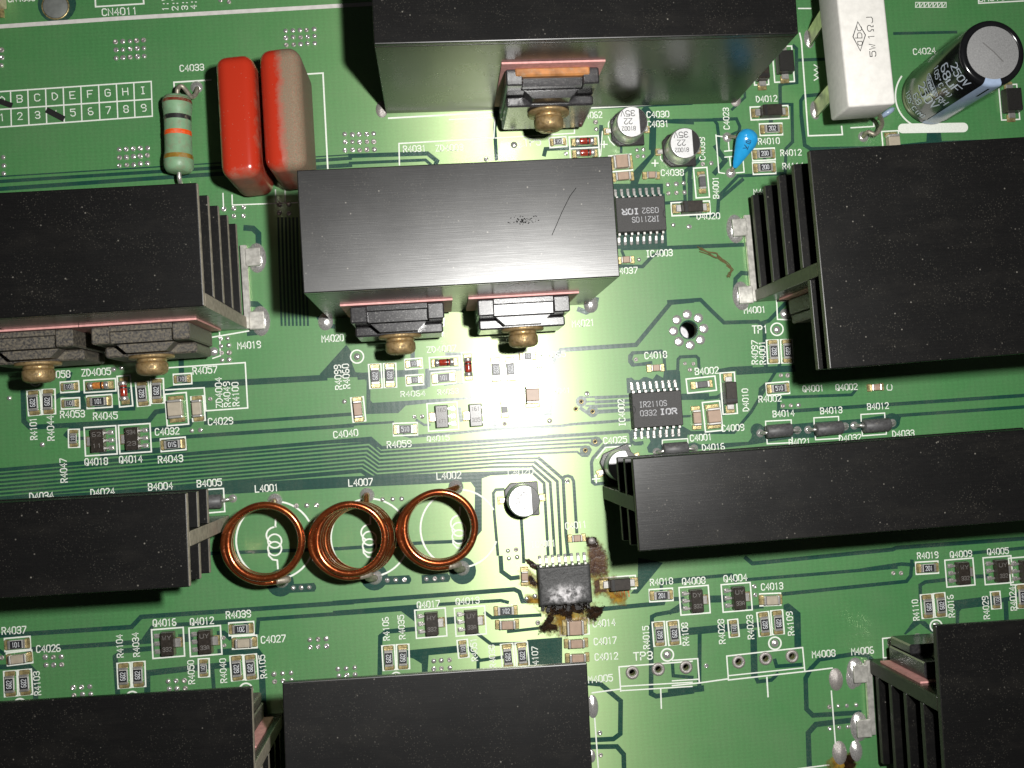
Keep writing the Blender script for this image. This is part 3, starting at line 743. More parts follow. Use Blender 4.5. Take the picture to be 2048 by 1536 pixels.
line('T2', [(348, 965), (345, 840), (900, 808), (905, 690), (640, 700)], 8); line('T2', [(285, 692), (895, 658)], 10); line('T2', [(910, 808), (1372, 780), (1372, 715)], 8); line('T2', [(1465, 632), (2060, 600)], 10)
line('T2', [(1525, 910), (1535, 770)], 6)
for x, y in ((1545, 845), (1843, 955)): line('T2', [(x-18, y), (x+18, y)], 7); line('T2', [(x, y-18), (x, y+18)], 7)
line('T2', [(1570, 760), (1570, 720), (1610, 675)], 6); line('T2', [(1570, 800), (1580, 825), (1605, 850)], 6); line('T2', [(1875, 890), (1875, 930), (1910, 965)], 6)
line('T3', [(728, 50), (800, 50)], 8); line('T3', [(735, 195), (745, 240), (785, 795), (985, 788), (980, 740)], 9); line('T3', [(1035, 748), (1170, 740), (1165, 705)], 8)
line('T3', [(1780, -20), (1782, 20), (2060, 5)], 8)
line('T3', [(820, 470), (845, 455), (820, 440), (845, 425), (820, 410), (845, 395), (820, 380)], 7)
for i in range(7): line('T3', [(1412+i*26, 44), (1413+i*26, 14), (1436+i*26, 14), (1436+i*26, 43)], 4, True); line('T3', [(1417+i*26, 38), (1430+i*26, 20)], 5)
b_ = bmesh.new(); n_ = 12; pl = [(1692+28*math.cos(math.radians(-90+i*15)), 746+28*math.sin(math.radians(-90+i*15))) for i in range(13)]+[(1338+28*math.cos(math.radians(90+i*15)), 752+28*math.sin(math.radians(90+i*15))) for i in range(13)]
f_ = b_.faces.new([b_.verts.new((*W('T3', x, y).to_2d(), 0)) for x, y in pl]); f_.normal_update()
if f_.normal.z < 0: f_.normal_flip()
obj('printed_bar', b_, 'white_print', board, (0, 0, LZ[0])); LZ[0] += 0.000004
line('T3', [(245, 790), (262, 1010), (295, 1015)], 7); line('T3', [(365, 1012), (410, 1008), (400, 895)], 7); line('T3', [(245, 795), (285, 800)], 7)
line('T3', [(318, 830), (322, 880)], 7); line('T3', [(295, 885), (350, 880)], 7); line('T3', [(297, 920), (352, 915)], 7); line('T3', [(325, 920), (330, 970)], 7)
ring('T3', 1490, 560, 195, 10, 60, 215)
line('M1', [(1305, 20), (1308, 95)], 7); line('M1', [(1358, 30), (1360, 88), (1740, 74)], 7); line('M1', [(1240, 862), (1455, 825)], 8); line('M1', [(1245, 985), (1290, 970), (1285, 835)], 7)
line('M1', [(960, 1042), (1435, 1010), (1450, 1275), (1205, 1292), (1195, 1157), (970, 1170)], 8)
line('M1', [(1612, 0), (1614, 75)], 7); line('M1', [(1668, 0), (1670, 72)], 7)
ring('M1', 208, 1110, 36, 8); ring('M2', 100, 975, 38, 8); ring('M3', 602, 815, 36, 8); ring('L1', 1440, 712, 38, 9); ring('L1', 775, 758, 36, 9); ring('L1', 118, 800, 36, 9)
ring('L2', 1915, 508, 36, 9); ring('L3', 590, 440, 36, 9); ring('L3', 1533, 338, 34, 9); ring('L2', 330, 640, 30, 8)
line('M3', [(670, 648), (600, 650), (605, 757), (680, 760)], 8)
for a in ((535, 300, 685, 292, 545, 432, 692, 425), (818, 280, 962, 272, 828, 408, 970, 400), (1093, 260, 1232, 252, 1102, 385, 1242, 375)):
    line('N3', [(a[0]+2, a[1]+40), (a[0], a[1]), (a[2], a[3]), (a[2]+2, a[3]+45)], 7); line('N3', [(a[4]-2, a[5]-30), (a[4], a[5]), (a[6], a[7]), (a[6]-1, a[7]-30)], 7)
line('V', [(850, 1330), (850, 1230), (1195, 1210), (1205, 1310)], 14)
line('N1', [(1200, 700), (1308, 693), (1316, 828), (1200, 838)], 8); line('N1', [(1208, 868), (1325, 860), (1328, 890)], 7)
line('N2', [(1490, 620), (1530, 617)], 8); line('Q', [(1235, 652), (1320, 645)], 16); line('Q', [(1275, 600), (1280, 695)], 16)
line('Q', [(1690, 250), (1390, 270), (1285, 400)], 16)
line('L2', [(1632, 578), (2060, 545)], 8); line('L2', [(1632, 578), (1642, 720)], 8); line('L2', [(1642, 692), (2060, 668)], 7); line('L2', [(1642, 718), (2060, 692)], 7); line('L2', [(1475, 730), (1640, 708)], 8)
line('L2', [(1876, 705), (1880, 820)], 8); line('L2', [(1490, 880), (1512, 1180)], 8)
line('L3', [(308, 515), (752, 465), (765, 605), (318, 655)], 8, True); line('L3', [(316, 630), (762, 583)], 7); line('L3', [(-10, 540), (138, 530), (148, 672)], 8); line('L3', [(-10, 660), (146, 650)], 7); line('L3', [(-10, 688), (148, 672), (318, 648)], 8); line('L3', [(765, 605), (925, 585)], 8)
line('L3', [(1075, 565), (1225, 548)], 8); line('L3', [(920, 720), (945, 1040)], 8); line('L3', [(543, 640), (550, 752)], 9); line('L3', [(720, 1175), (905, 1152)], 8)
line('L3', [(1520, 385), (1220, 412), (1226, 553), (1300, 548)], 8); line('L3', [(1226, 525), (1290, 520)], 7)
line('S', [(440, 435), (578, 425), (605, 810)], 18); line('S', [(500, 748), (590, 745)], 26); line('S', [(505, 820), (620, 812)], 36); line('S', [(620, 795), (745, 785)], 14)
for cx_, cy_ in ((442, 478), (1135, 458), (1790, 392)):
    ring('K', cx_-2, cy_, 285, 13, 20, 330, 48)
    pts = [(cx_+2, cy_-155), (cx_, cy_-98)]
    for k in range(15): a = -90-k*11; pts.append((cx_+8+68*math.cos(math.radians(a))-6, cy_-38+60*math.sin(math.radians(a))))
    line('K', pts, 12, name='printed_coil_symbol')
    ring('K', cx_-5, cy_+5, 50, 11); ring('K', cx_-5, cy_+60, 50, 11)
    line('K', [(cx_-50, cy_+75), (cx_-48, cy_+110), (cx_-20, cy_+140), (cx_+14, cy_+145), (cx_+18, cy_+205)], 12, name='printed_coil_symbol')
# ---- plated vias and solder joints in the board
via_prof = [(0.055, 0.0), (0.052, 0.012), (0.040, 0.022), (0.026, 0.018), (0.012, 0.006), (0, 0.004)]
dome_prof = [(0.055, 0.0), (0.050, 0.014), (0.034, 0.026), (0.016, 0.031), (0, 0.032)]
VM = lathe_mesh(via_prof, 10); DM = lathe_mesh(dome_prof, 10)
def via(reg, x, y, s=1.0, dome=None):
    dome = random.random() < 0.45 if dome is None else dome
    p = W(reg, x, y); o = obj('via', DM if dome else VM, 'solder_dull' if (not dome and random.random() < 0.5) else 'solder', board, (p.x, p.y, 0.003), random.random()*6)
    k = s*random.uniform(0.9, 1.08); o.scale = (k, k, k*random.uniform(0.7, 1.3)); o.rotation_euler[0] = random.uniform(-0.12, 0.12); o.rotation_euler[1] = random.uniform(-0.12, 0.12)
def vgrid(reg, a, b, c, nc, nr, s=0.95):
    for j in range(nr):
        for i in range(nc):
            u = i/(nc-1) if nc > 1 else 0; v = j/(nr-1) if nr > 1 else 0
            via(reg, a[0]+(b[0]-a[0])*u+(c[0]-a[0])*v+random.uniform(-2, 2), a[1]+(b[1]-a[1])*u+(c[1]-a[1])*v+random.uniform(-2, 2), s)
vgrid('T1', (677, 247), (842, 236), (680, 340), 5, 3); vgrid('T1', (1672, 182), (1838, 172), (1676, 262), 5, 3); vgrid('T1', (698, 876), (862, 865), (700, 968), 5, 3)
vgrid('T1', (8, 295), (8, 295), (10, 382), 1, 3); vgrid('T1', (20, 922), (20, 922), (22, 1016), 1, 3); vgrid('T2', (30, 787), (198, 783), (32, 880), 5, 3)
vgrid('T2', (1738, 880), (1775, 877), (1740, 915), 2, 2, 0.85); vgrid('T2', (1920, 1080), (2012, 1072), (1922, 1132), 3, 2)
vgrid('M1', (1312, 112), (1425, 102), (1312, 112), 3, 1); vgrid('M1', (1370, 155), (1425, 150), (1370, 155), 2, 1); vgrid('M1', (1292, 872), (1335, 868), (1300, 995), 2, 4)
vgrid('M1', (1635, 85), (1690, 85), (1635, 135), 2, 2); vgrid('L1', (265, 522), (358, 520), (268, 568), 3, 2); vgrid('L1', (430, 700), (525, 692), (435, 745), 3, 2); vgrid('L1', (985, 662), (1078, 658), (990, 706), 3, 2)
vgrid('L1', (1605, 620), (1703, 612), (1608, 665), 3, 2); vgrid('L1', (1812, 420), (1908, 412), (1815, 465), 3, 2); vgrid('L1', (1978, 590), (2075, 583), (1982, 632), 3, 2); vgrid('L1', (1310, 408), (1310, 408), (1312, 455), 1, 2, 0.85)
vgrid('L2', (547, 545), (640, 538), (548, 590), 3, 2); vgrid('L3', (908, 812), (1065, 800), (908, 812), 4, 1, 0.85); vgrid('L3', (912, 938), (1070, 926), (912, 938), 4, 1, 0.85)
vgrid('W', (215, 370), (315, 355), (228, 462), 2, 2, 0.85); vgrid('V', (1160, 185), (1275, 190), (1160, 185), 2, 1, 0.8)
for r_, x_, y_ in (('N1', 55, 165), ('N1', 248, 437), ('N1', 1230, 170), ('N1', 1122, 355), ('N1', 1172, 352), ('N1', 2015, 185), ('L1', 10, 525), ('L3', 470, 108), ('L3', 475, 158), ('L3', 188, 572), ('L3', 1283, 30), ('L3', 1328, 30),
    ('L2', 1157, 320), ('W', 440, 945), ('W', 540, 915), ('L2', 1520, 965), ('L2', 1525, 1095), ('M2', 1950, 205), ('M2', 2040, 215), ('M2', 1750, 408), ('M3', 90, 215), ('V', 1228, 270), ('V', 490, 130), ('M3', 625, 1085), ('M3', 665, 1085), ('N3', 637, 210), ('N3', 683, 208), ('N3', 728, 206),
    ('N2', 1445, 138), ('N2', 1330, 652), ('N2', 1225, 298), ('Y', 600, 715), ('Y', 672, 712), ('Y', 1858, 752), ('Y', 1440, 780), ('T3', 168, 960), ('T3', 218, 955), ('T2', 1495, 715), ('T2', 1500, 757), ('T2', 1322, 900), ('T2', 855, 932), ('T1', 1290, 0), ('T1', 1340, 12), ('M1', 665, 1050), ('M1', 712, 1042), ('L3', 1990, -30)):
    via(r_, x_, y_, 0.9)
for xs_, y0 in (((572, 630, 690), 826), ((1260, 1322, 1385), 770), ((1545, 1608, 1665), 760), ((595, 672, 745), 225), ((1225, 1300, 1365), 178)):
    for x_ in xs_: via('K', x_, y0-(x_-xs_[0])*0.03, 0.9)
# open plated vias of the bus and the chip
def open_via(reg, x, y, s=1.0):
    p = W(reg, x, y); o = obj('open_via', lathe_mesh([(0.050, 0), (0.046, 0.008), (0.030, 0.008), (0.026, 0.0)], 12), 'flux_solder', board, (p.x, p.y, 0.003))
    d = obj('bore_shade', lathe_mesh([(0.027, 0.004), (0, 0.004)], 12, False), 'inner_dark', o); o.scale = (s, s, 1)  # flat dark disc painted for the shade inside the hole
for r_, x_, y_ in (('Q', 1265, 200), ('Q', 1148, 305), ('N2', 1412, 185), ('N2', 1478, 243), ('N2', 1380, 228)): open_via(r_, x_, y_)
# test-point and through-hole joints
def joint(reg, x, y, r, hgt=0.6, m='solder', ell=1.0, ang=0.0, name='solder_joint', lift=0.0):
    p = W(reg, x, y); R = S(reg, r)
    o = obj(name, lathe_mesh([(1, 0), (0.93, 0.18), (0.74, 0.48), (0.45, 0.78), (0.2, 0.95), (0, 1.0)], 16), m, board, (p.x, p.y, 0.003+lift), ang)
    o.scale = (R, R*ell, R*hgt); return o
for a in (('T2', 1018, 848, 20), ('M1', 208, 1108, 22), ('M2', 100, 975, 20), ('M3', 602, 818, 22), ('L1', 1440, 712, 22), ('L2', 1915, 508, 24), ('L3', 590, 440, 24), ('L3', 1533, 338, 22)): joint(*a, 0.5)
# big mounting hole with its ring of solder dots
for i in range(8):
    a = math.radians(i*45+5); p = hole_c+Vector((math.cos(a), math.sin(a), 0))*S('M3', 92)
    o = obj('solder_dot', lathe_mesh([(1, 0), (0.9, 0.2), (0.6, 0.42), (0.3, 0.5), (0, 0.52)], 14), 'solder', board, (p.x, p.y, 0.003)); o.scale = (S('M3', 29),)*2+(S('M3', 14),)
o = obj('mounting_hole', lathe_mesh([(1.16, 0.0), (1.16, 0.012), (1.0, 0.012), (0.99, -0.4)], 28), 'mask_over_laminate', board, (hole_c.x, hole_c.y, 0.002)); o.scale = (S('M3', 50), S('M3', 50), 0.3)
for r_, x_, y_ in LEADHOLES:
    p = W(r_, x_, y_); R = S(r_, 40)
    o = obj('plated_hole', lathe_mesh([(1, 0), (0.97, 0.12), (0.8, 0.26), (0.6, 0.26), (0.46, 0.12), (0.42, -1.0)], 18), 'solder_dull', board, (p.x, p.y, 0.003), random.random()*6); o.scale = (R, R, R)
# ================================================================= HEATSINKS
def heatsink(label, fl_, fr_, br_, h, kind, endm, topm='anodised_top', ends='R', L=None, D=None):
    a = P(*fl_, h); b = P(*fr_, h); c = P(*br_, h)
    ex = (b-a).normalized(); ang = math.atan2(ex.y, ex.x); Ln = (b-a).length
    dep = abs((c-b).dot(Vector((-ex.y, ex.x, 0)))) if D is None else D
    t = thing('heatsink', label, 'heatsink', (a.x, a.y, 0), ang, 'black finned heatsinks on the board')
    def bar(name, x0, x1, y0, y1, z0, z1, parent=t, m=topm, bev=0.018):
        b_ = box_bm(x1-x0, y1-y0, z1-z0, bev, 2, ((x0+x1)/2, (y0+y1)/2, z0))
        for f in b_.faces:
            if abs(f.normal.x) > 0.9: f.material_index = 1
        return obj(name, finish(b_, name), [m, endm], parent)
    tf = 0.13
    if kind == 'comb':                  # web in front, fins to the back
        wy = (0.0, 0.24); bar('web', 0.0, Ln, 0.0, 0.24, 0.008, h-tf-0.002, m='anodised_face')
        bar('top_fin', 0, Ln, 0.0, dep, h-tf, h)
        for z in (2.95, 2.17, 1.40, 0.62): bar('fin', 0.0, Ln, 0.242, dep-0.03, z-tf/2+h-3.75, z+tf/2+h-3.75, bev=0.012)
    elif kind == 'both':                # web in the middle, short comb on both sides
        m = dep*0.5; wy = (m-0.13, m+0.13)
        bar('top_fin', 0, Ln, 0.0, dep, h-tf, h); bar('web', 0, Ln, wy[0], wy[1], 0.008, h-tf-0.002, m='anodised_face')
        for z in (h-0.78, h-1.5):
            bar('fin', 0, Ln, 0.02, wy[0]-0.002, z-tf/2, z+tf/2, bev=0.012); bar('fin', 0, Ln, wy[1]+0.002, dep-0.02, z-tf/2, z+tf/2, bev=0.012)
    elif kind == 'right':               # full comb at the back, two short fins in front
        m = dep*0.46; wy = (m-0.12, m+0.12)
        bar('top_fin', 0, Ln, 0.0, dep, h-tf, h); bar('web', 0, Ln, wy[0], wy[1], 0.008, h-tf-0.002, m='anodised_face')
        for z in (2.78, 2.0, 1.22, 0.45): bar('fin', 0, Ln, wy[1]+0.002, dep-0.03, z-tf/2, z+tf/2, bev=0.012)
        bar('fin', 0, Ln, 0.02, wy[0]-0.002, 2.98, 2.98+tf, bev=0.012)
    else:                               # 'lower': overhang at the back, comb in front
        m = dep-1.38; wy = (m-0.13, m+0.13)
        bar('top_fin', 0, Ln, 0.0, dep, h-tf, h); bar('web', 0, Ln, wy[0], wy[1], 0.008, h-tf-0.002, m='anodised_face')
        for z in (2.28, 1.62, 1.0, 0.42): bar('fin', 0, Ln, 0.03, wy[0]-0.002, z-tf/2, z+tf/2, bev=0.012)
    # tinned foot plate with two soldered tabs at each end
    for side in ('L', 'R'):
        if side not in ends: continue
        x = 0 if side == 'L' else Ln; s = -1 if side == 'L' else 1
        y0, y1 = (wy[0]+0.0, dep-0.35) if kind in ('comb', 'right') else ((0.5, wy[1]) if kind == 'lower' else (wy[0]-0.6, wy[1]+0.6))
        fb = box_bm(0.13, y1-y0, 0.10, 0.01, 1, (x+s*0.02, (y0+y1)/2, 0.03)); foot = obj('foot_plate', fb, 'tinned_strip', t)
        for yy in (y0+0.15, y1-0.25):
            obj('foot_tab', box_bm(0.30, 0.36, 0.05, 0.02, 2, (x+s*0.20, yy, 0.11)), 'tinned_strip', foot)
            o = obj('solder_joint', lathe_mesh([(1, 0), (0.93, 0.18), (0.74, 0.48), (0.45, 0.78), (0, 0.9)], 16), 'solder', t, (x+s*0.25, yy, 0.003)); o.scale = (0.19, 0.30, 0.11)
    return dict(o=t, L=Ln, D=dep, h=h, wy=wy, ang=ang, a=a)
HA = heatsink('black finned heatsink at the left edge above the chip resistors, two transistors on its front', (-70, 641), (408, 612), (390, 365), 3.72, 'comb', 'cut_dusty', ends='R')
HB = heatsink('black finned heatsink with brushed scratched top in the middle of the board', (607, 587), (1240, 553), (1228, 312), 3.70, 'comb', 'cut_olive', 'anodised_brushed', ends='')
HC = heatsink('tall black heatsink at the top edge with one screwed transistor and orange-topped package', (748, 88), (1597, 67), (1597, -190), 3.65, 'comb', 'cut_dark', ends='')
HD = heatsink('large black finned heatsink at the right edge, fins showing at its left end', (1660, 738), (2160, 698), (2133, 268), 3.62, 'right', 'cut_olive', ends='L')
HE = heatsink('black heatsink at the left edge beside the three copper coils', (-90, 1202), (379, 1174), (368, 986), 3.25, 'both', 'cut_dusty', ends='')
HF = heatsink('long low black heatsink crossing to the right edge beside the burnt chip', (1278, 1103), (2160, 1032), (2147, 852), 3.38, 'both', 'cut_olive', ends='')
HG = heatsink('black brushed heatsink at the bottom edge below the burnt chip', (578, 1740), (1192, 1692), (1175, 1326), 3.0, 'lower', 'cut_dark', 'anodised_brushed', ends='')
HH = heatsink('black heatsink in the bottom left corner with dusty cut end', (-80, 1790), (515, 1746), (489, 1376), 3.0, 'lower', 'cut_dusty', ends='')
HI = heatsink('very dark finned heatsink in the bottom right corner with silver foot plate', (1896, 1630), (2200, 1606), (2178, 1232), 3.0, 'lower', 'cut_dark', ends='L')
def top_xy(hs, u, v): return local(hs['o'], P(u, v, hs['h']))
q = [top_xy(HB, *a) for a in ((1152, 376), (1140, 392), (1124, 424), (1112, 452), (1104, 470))]; b_ = bmesh.new(); ribbon(b_, q, 0.010, 0); obj('scratch', b_, 'scratch_dull', HB['o'], (0, 0, HB['h']+0.003))
rs = random.Random(3); b_ = bmesh.new()
for i in range(70):
    c_ = top_xy(HB, 1046+rs.gauss(0, 13), 441+rs.gauss(0, 4)); r_ = rs.uniform(0.005, 0.013); ribbon(b_, [(c_.x-r_, c_.y), (c_.x+r_, c_.y+rs.uniform(-0.01, 0.01))], r_, 0.00001*i, False, False)
o = obj('smudge', b_, 'scratch_dull', HB['o'], (0, 0, HB['h']+0.0035)); o['kind'] = 'stuff'
# ================================================================= POWER TRANSISTORS on the heatsink webs
def transistor(hs, u, v, zt, label, plab, slab, side=-1, pw=2.0, screw=True, m='package_dusty', orange=False, ptop=None, hang=0.0, sz=None):
    t0, a0 = hs['o'], hs['ang']; ptop = ptop or zt+0.12
    p = P(u, v, ptop); x = local(t0, p).x; y = hs['wy'][0] if side < 0 else hs['wy'][1]
    base = hs['a']+Vector((math.cos(a0), math.sin(a0), 0))*x+Vector((-math.sin(a0), math.cos(a0), 0))*y; base.z = 0
    ang = a0+(math.pi if side < 0 else 0)
    pad = thing('insulating_pad', plab, 'insulator pad', base, ang, 'pink insulating pads behind the power transistors')
    obj('sheet', box_bm(pw, 0.035, ptop-0.35, 0, 1, (0, 0.0205, 0.35)), 'pad_pink', pad)
    t = thing('power_transistor', label, 'transistor', base, ang, 'power transistors screwed to the heatsinks')
    z0 = 0.42; b_ = bmesh.new()
    # ears, sloping middle, narrower raised front
    for s in (-1, 1): box_bm(0.30, 0.30, zt-z0, 0.025, 1, (s*0.69, 0.195, z0), b_)
    yz = [(0.045, zt-0.03), (0.13, zt-0.03), (0.145, zt-0.10), (0.335, zt-0.122), (0.335, z0+0.01), (0.045, z0+0.01)]
    va = [b_.verts.new((-0.538, q[0], q[1])) for q in yz]; vb = [b_.verts.new((0.538, q[0], q[1])) for q in yz]
    fs = [b_.faces.new(va), b_.faces.new(list(reversed(vb)))]+[b_.faces.new((va[i], vb[i], vb[(i+1) % 6], va[(i+1) % 6])) for i in range(6)]
    bmesh.ops.recalc_face_normals(b_, faces=fs)
    prism_bm([(-0.80, 0.347), (-0.50, 0.347), (-0.34, 0.50), (0.34, 0.50), (0.50, 0.347), (0.80, 0.347), (0.80, 0.40), (0.60, 0.43), (0.42, 0.535), (-0.42, 0.535), (-0.60, 0.43), (-0.80, 0.40)][:6][::-1], z0+0.02, zt-0.28, b_)
    box_bm(1.62, 0.19, zt-z0-0.62, 0.03, 1, (0, 0.444, z0+0.015), b_)
    obj('body', finish(b_, 'package'), m, t)
    if orange: obj('package_back', box_bm(1.36, 0.16, zt-z0, 0.03, 1, (0, 0.11, z0+0.02)), 'package_orange', t)
    for k in (-1, 0, 1):
        obj('lead', tube_mesh([(k*0.545, 0.28, z0+0.05), (k*0.545, 0.28, 0.0)], 0.055, 6), 'lead_dull', t)
        o = obj('lead_joint', lathe_mesh([(1, 0), (0.93, 0.18), (0.74, 0.48), (0.45, 0.78), (0.2, 0.95), (0, 1.0)], 16), 'solder', t, (k*0.545, 0.28, 0.003)); o.scale = (0.14, 0.14, 0.09)
    if screw:
        zs = sz or zt-0.62
        bp = base+Vector((-math.sin(ang), math.cos(ang), 0))*0.545; bp.z = zs
        s = thing('screw', slab, 'screw', bp, ang, 'dusty brass screws holding the transistors')
        r3 = (-math.pi/2, 0, 0)
        obj('washer', lathe_mesh([(0, 0), (0.39, 0), (0.40, 0.02), (0.39, 0.055), (0, 0.055)], 24), 'brass_dusty', s, rot3=r3)
        obj('spring_washer', lathe_mesh([(0, 0.055), (0.25, 0.06), (0.265, 0.085), (0.25, 0.125), (0, 0.13)], 20), 'brass_dusty', s, rot3=r3)
        obj('head', lathe_mesh([(0, 0.13), (0.265, 0.132), (0.28, 0.16), (0.28, 0.26), (0.26, 0.315), (0.20, 0.35), (0.10, 0.362), (0.05, 0.364), (0.045, 0.30), (0, 0.29)], 24), 'brass_dusty', s, rot3=r3)
    return t
transistor(HA, 38, 652, 2.2, 'dusty black power transistor at the left edge, left of two on its heatsink', 'pink pad behind the dusty transistor at the left edge', 'dusty brass screw at the left edge above label R4058')
transistor(HA, 275, 641, 2.2, 'dusty black power transistor beside printed label M4019', 'pink pad behind the transistor beside label M4019', 'dusty brass screw above label ZD4005')
transistor(HB, 793, 607, 2.02, 'black power transistor on the left of the middle heatsink front', 'pink pad behind the left transistor of the middle heatsink', 'dusty brass screw of the left transistor on the middle heatsink', m='package_black')
transistor(HB, 1048, 592, 2.02, 'black power transistor beside label M4021 with bright flash glare', 'pink pad behind the transistor beside label M4021', 'dusty brass screw of the transistor beside label M4021', m='package_black')
transistor(HC, 1108, 133, 2.45, 'black power transistor with orange back on the top heatsink', 'pink pad behind the orange-backed transistor at the top', 'dusty brass screw on the top heatsink above label TP5', pw=1.85, orange=True, ptop=2.68, m='package_black', sz=1.5)
transistor(HD, 1752, 590, 2.45, 'dark olive power transistor under the overhang of the right heatsink', 'insulating pad behind the transistor beside label M4001', '', screw=False, m='package_dusty')
transistor(HH, 395, 1500, 2.0, 'dusty transistor under the overhang of the bottom left heatsink', 'pink pad at the dusty end of the bottom left heatsink', '', side=1, screw=False)
transistor(HI, 1945, 1350, 1.9, 'black transistor under the overhang of the bottom right heatsink', 'dull pink pad behind the transistor in the bottom right corner', '', side=1, screw=False, m='package_black')
# ================================================================= SURFACE-MOUNT PARTS
def outline_local(t, lx, ly, wl=0.028):
    # white legend box round a part, printed on the board
    l, a = FR[t.name]; b_ = bmesh.new(); z = LZ[0]; LZ[0] += 0.000004
    c, s = math.cos(a), math.sin(a)
    ribbon(b_, [(l.x+x*c-y*s, l.y+x*s+y*c) for x, y in ((-lx/2, -ly/2), (lx/2, -ly/2), (lx/2, ly/2), (-lx/2, ly/2))], wl, 0, True)
    obj('printed_outline', b_, 'white_print', board, (0, 0, z))
def pads(t, dx, sx, sy, m='flux_solder'):
    for s in (-1, 1): obj('solder_pad', box_mesh(sx, sy, 0.03, 0.012), m, t, (s*dx, 0, 0.006))
def chip_r(reg, x, y, rot, label, code='', small=False, outl=True, z=0.0):
    ll, ww, hh = (0.20, 0.125, 0.05) if small else (0.32, 0.16, 0.06)
    p = W(reg, x, y, 0.05); ang = ANG+math.radians(rot)+random.uniform(-0.035, 0.035)
    t = thing('chip_resistor', label, 'resistor', (p.x, p.y, 0), ang, 'chip resistors on the board')
    e = 0.035 if small else 0.045
    obj('body', box_mesh(ll-2*e-0.002, ww, hh, 0.006), 'ceramic_white', t, (0, 0, 0.02))
    obj('overglaze', box_mesh(ll-2*e-0.01, ww-0.012, 0.008, 0.003), 'chip_black', t, (0, 0, 0.02+hh))
    for s in (-1, 1): obj('terminal', box_mesh(e, ww+0.004, hh+0.006, 0.008), 'tin_terminal', t, (s*(ll/2-e/2), 0, 0.018))
    pads(t, ll/2+0.03, 0.10 if not small else 0.075, ww+0.03)
    if code:
        wd = (ll-2*e)*0.62; hh2 = ww*0.55
        text_on(t, code, (-wd/2, -hh2/2), (wd/2, -hh2/2), hh2, 0.02+hh+0.0095, 'chip_print', 0.13)
    if outl: outline_local(t, *((0.345, 0.205) if small else (0.475, 0.245)))
    return t
def chip_c(reg, x, y, rot, label, ll, ww, m='mlcc_tan', outl=None, hh=None, cat='capacitor', name='chip_capacitor'):
    hh = hh or min(0.16, ww*0.75); p = W(reg, x, y, hh); ang = ANG+math.radians(rot)+random.uniform(-0.045, 0.045)
    t = thing(name, label, cat, (p.x, p.y, 0), ang, 'small chip parts on the board' if name != 'chip_capacitor' else 'chip capacitors on the board')
    e = min(0.05, ll*0.18)
    obj('body', box_mesh(ll-2*e-0.002, ww, hh, 0.012, 2), m, t, (0, 0, 0.02))
    for s in (-1, 1): obj('terminal', box_mesh(e, ww+0.006, hh+0.006, 0.014, 2), 'tin_terminal', t, (s*(ll/2-e/2), 0, 0.018))
    pads(t, ll/2+0.03, 0.10, ww+0.03)
    if outl: outline_local(t, *outl)
    return t
def chip_d(reg, x, y, rot, label, outl=(0.80, 0.27), m='mould_brown', ll=0.43, ww=0.25):
    p = W(reg, x, y, 0.2); ang = ANG+math.radians(rot)
    t = thing('chip_diode', label, 'diode', (p.x, p.y, 0), ang, 'rectangular moulded diodes on the board')
    b_ = prism_bm([(-ll/2, -ww/2), (ll/2, -ww/2), (ll/2, ww/2), (-ll/2, ww/2)], 0.02, 0.22)
    for v in b_.verts:
        if v.co.z > 0.1: v.co.x *= 0.94; v.co.y *= 0.92
    bmesh.ops.bevel(b_, geom=list(b_.edges), offset=0.012, segments=1, affect='EDGES')
    obj('body', b_, m, t)
    obj('cathode_band', box_mesh(0.06, ww*0.90, 0.006, 0.002), 'mould_black', t, (-ll*0.33, 0, 0.217))
    for s in (-1, 1): obj('terminal', box_mesh(0.11, 0.15, 0.05, 0.012), 'tin_terminal', t, (s*(ll/2+0.052), 0, 0.03))
    pads(t, ll/2+0.10, 0.16, 0.19)
    if outl: outline_local(t, *outl)
    return t
def sot(reg, x, y, rot, label, code=('WY', '332'), outl=(0.60, 0.55)):
    p = W(reg, x, y, 0.15); ang = ANG+math.radians(rot)
    t = thing('small_transistor', label, 'transistor', (p.x, p.y, 0), ang, 'small three-lead transistors on the board')
    b_ = prism_bm([(-0.135, -0.23), (0.135, -0.23), (0.135, 0.23), (-0.135, 0.23)], 0.02, 0.17)
    for v in b_.verts:
        if v.co.z > 0.1: v.co.x *= 0.88; v.co.y *= 0.95
    bmesh.ops.bevel(b_, geom=list(b_.edges), offset=0.01, segments=1, affect='EDGES')
    obj('body', b_, 'mould_brown', t)
    for k in (-1, 0, 1):
        obj('lead', box_mesh(0.13, 0.05, 0.03, 0.008), 'tin_terminal', t, (0.19, k*0.15, 0.02))
        obj('solder_pad', box_mesh(0.11, 0.09, 0.022, 0.01), 'solder', t, (0.225, k*0.15, 0.005))
    obj('tab', box_mesh(0.11, 0.17, 0.04, 0.01), 'tin_terminal', t, (-0.175, 0, 0.02)); obj('solder_pad', box_mesh(0.12, 0.20, 0.022, 0.01), 'flux_solder', t, (-0.20, 0, 0.005))
    sg = 1 if abs(rot) < 90 else -1
    for s_, yy in ((code[0], 0.09), (code[1], -0.13)):
        text_on(t, s_, (sg*-0.08, sg*yy), (sg*0.08, sg*yy), 0.075, 0.1715, 'sot_print', 0.14)
    if outl: 
        l, a = FR[t.name]; FR['tmp'] = (l+Vector((math.cos(a), math.sin(a), 0))*0.02, a)
        class _T: name = 'tmp'
        outline_local(_T, *outl)
    return t
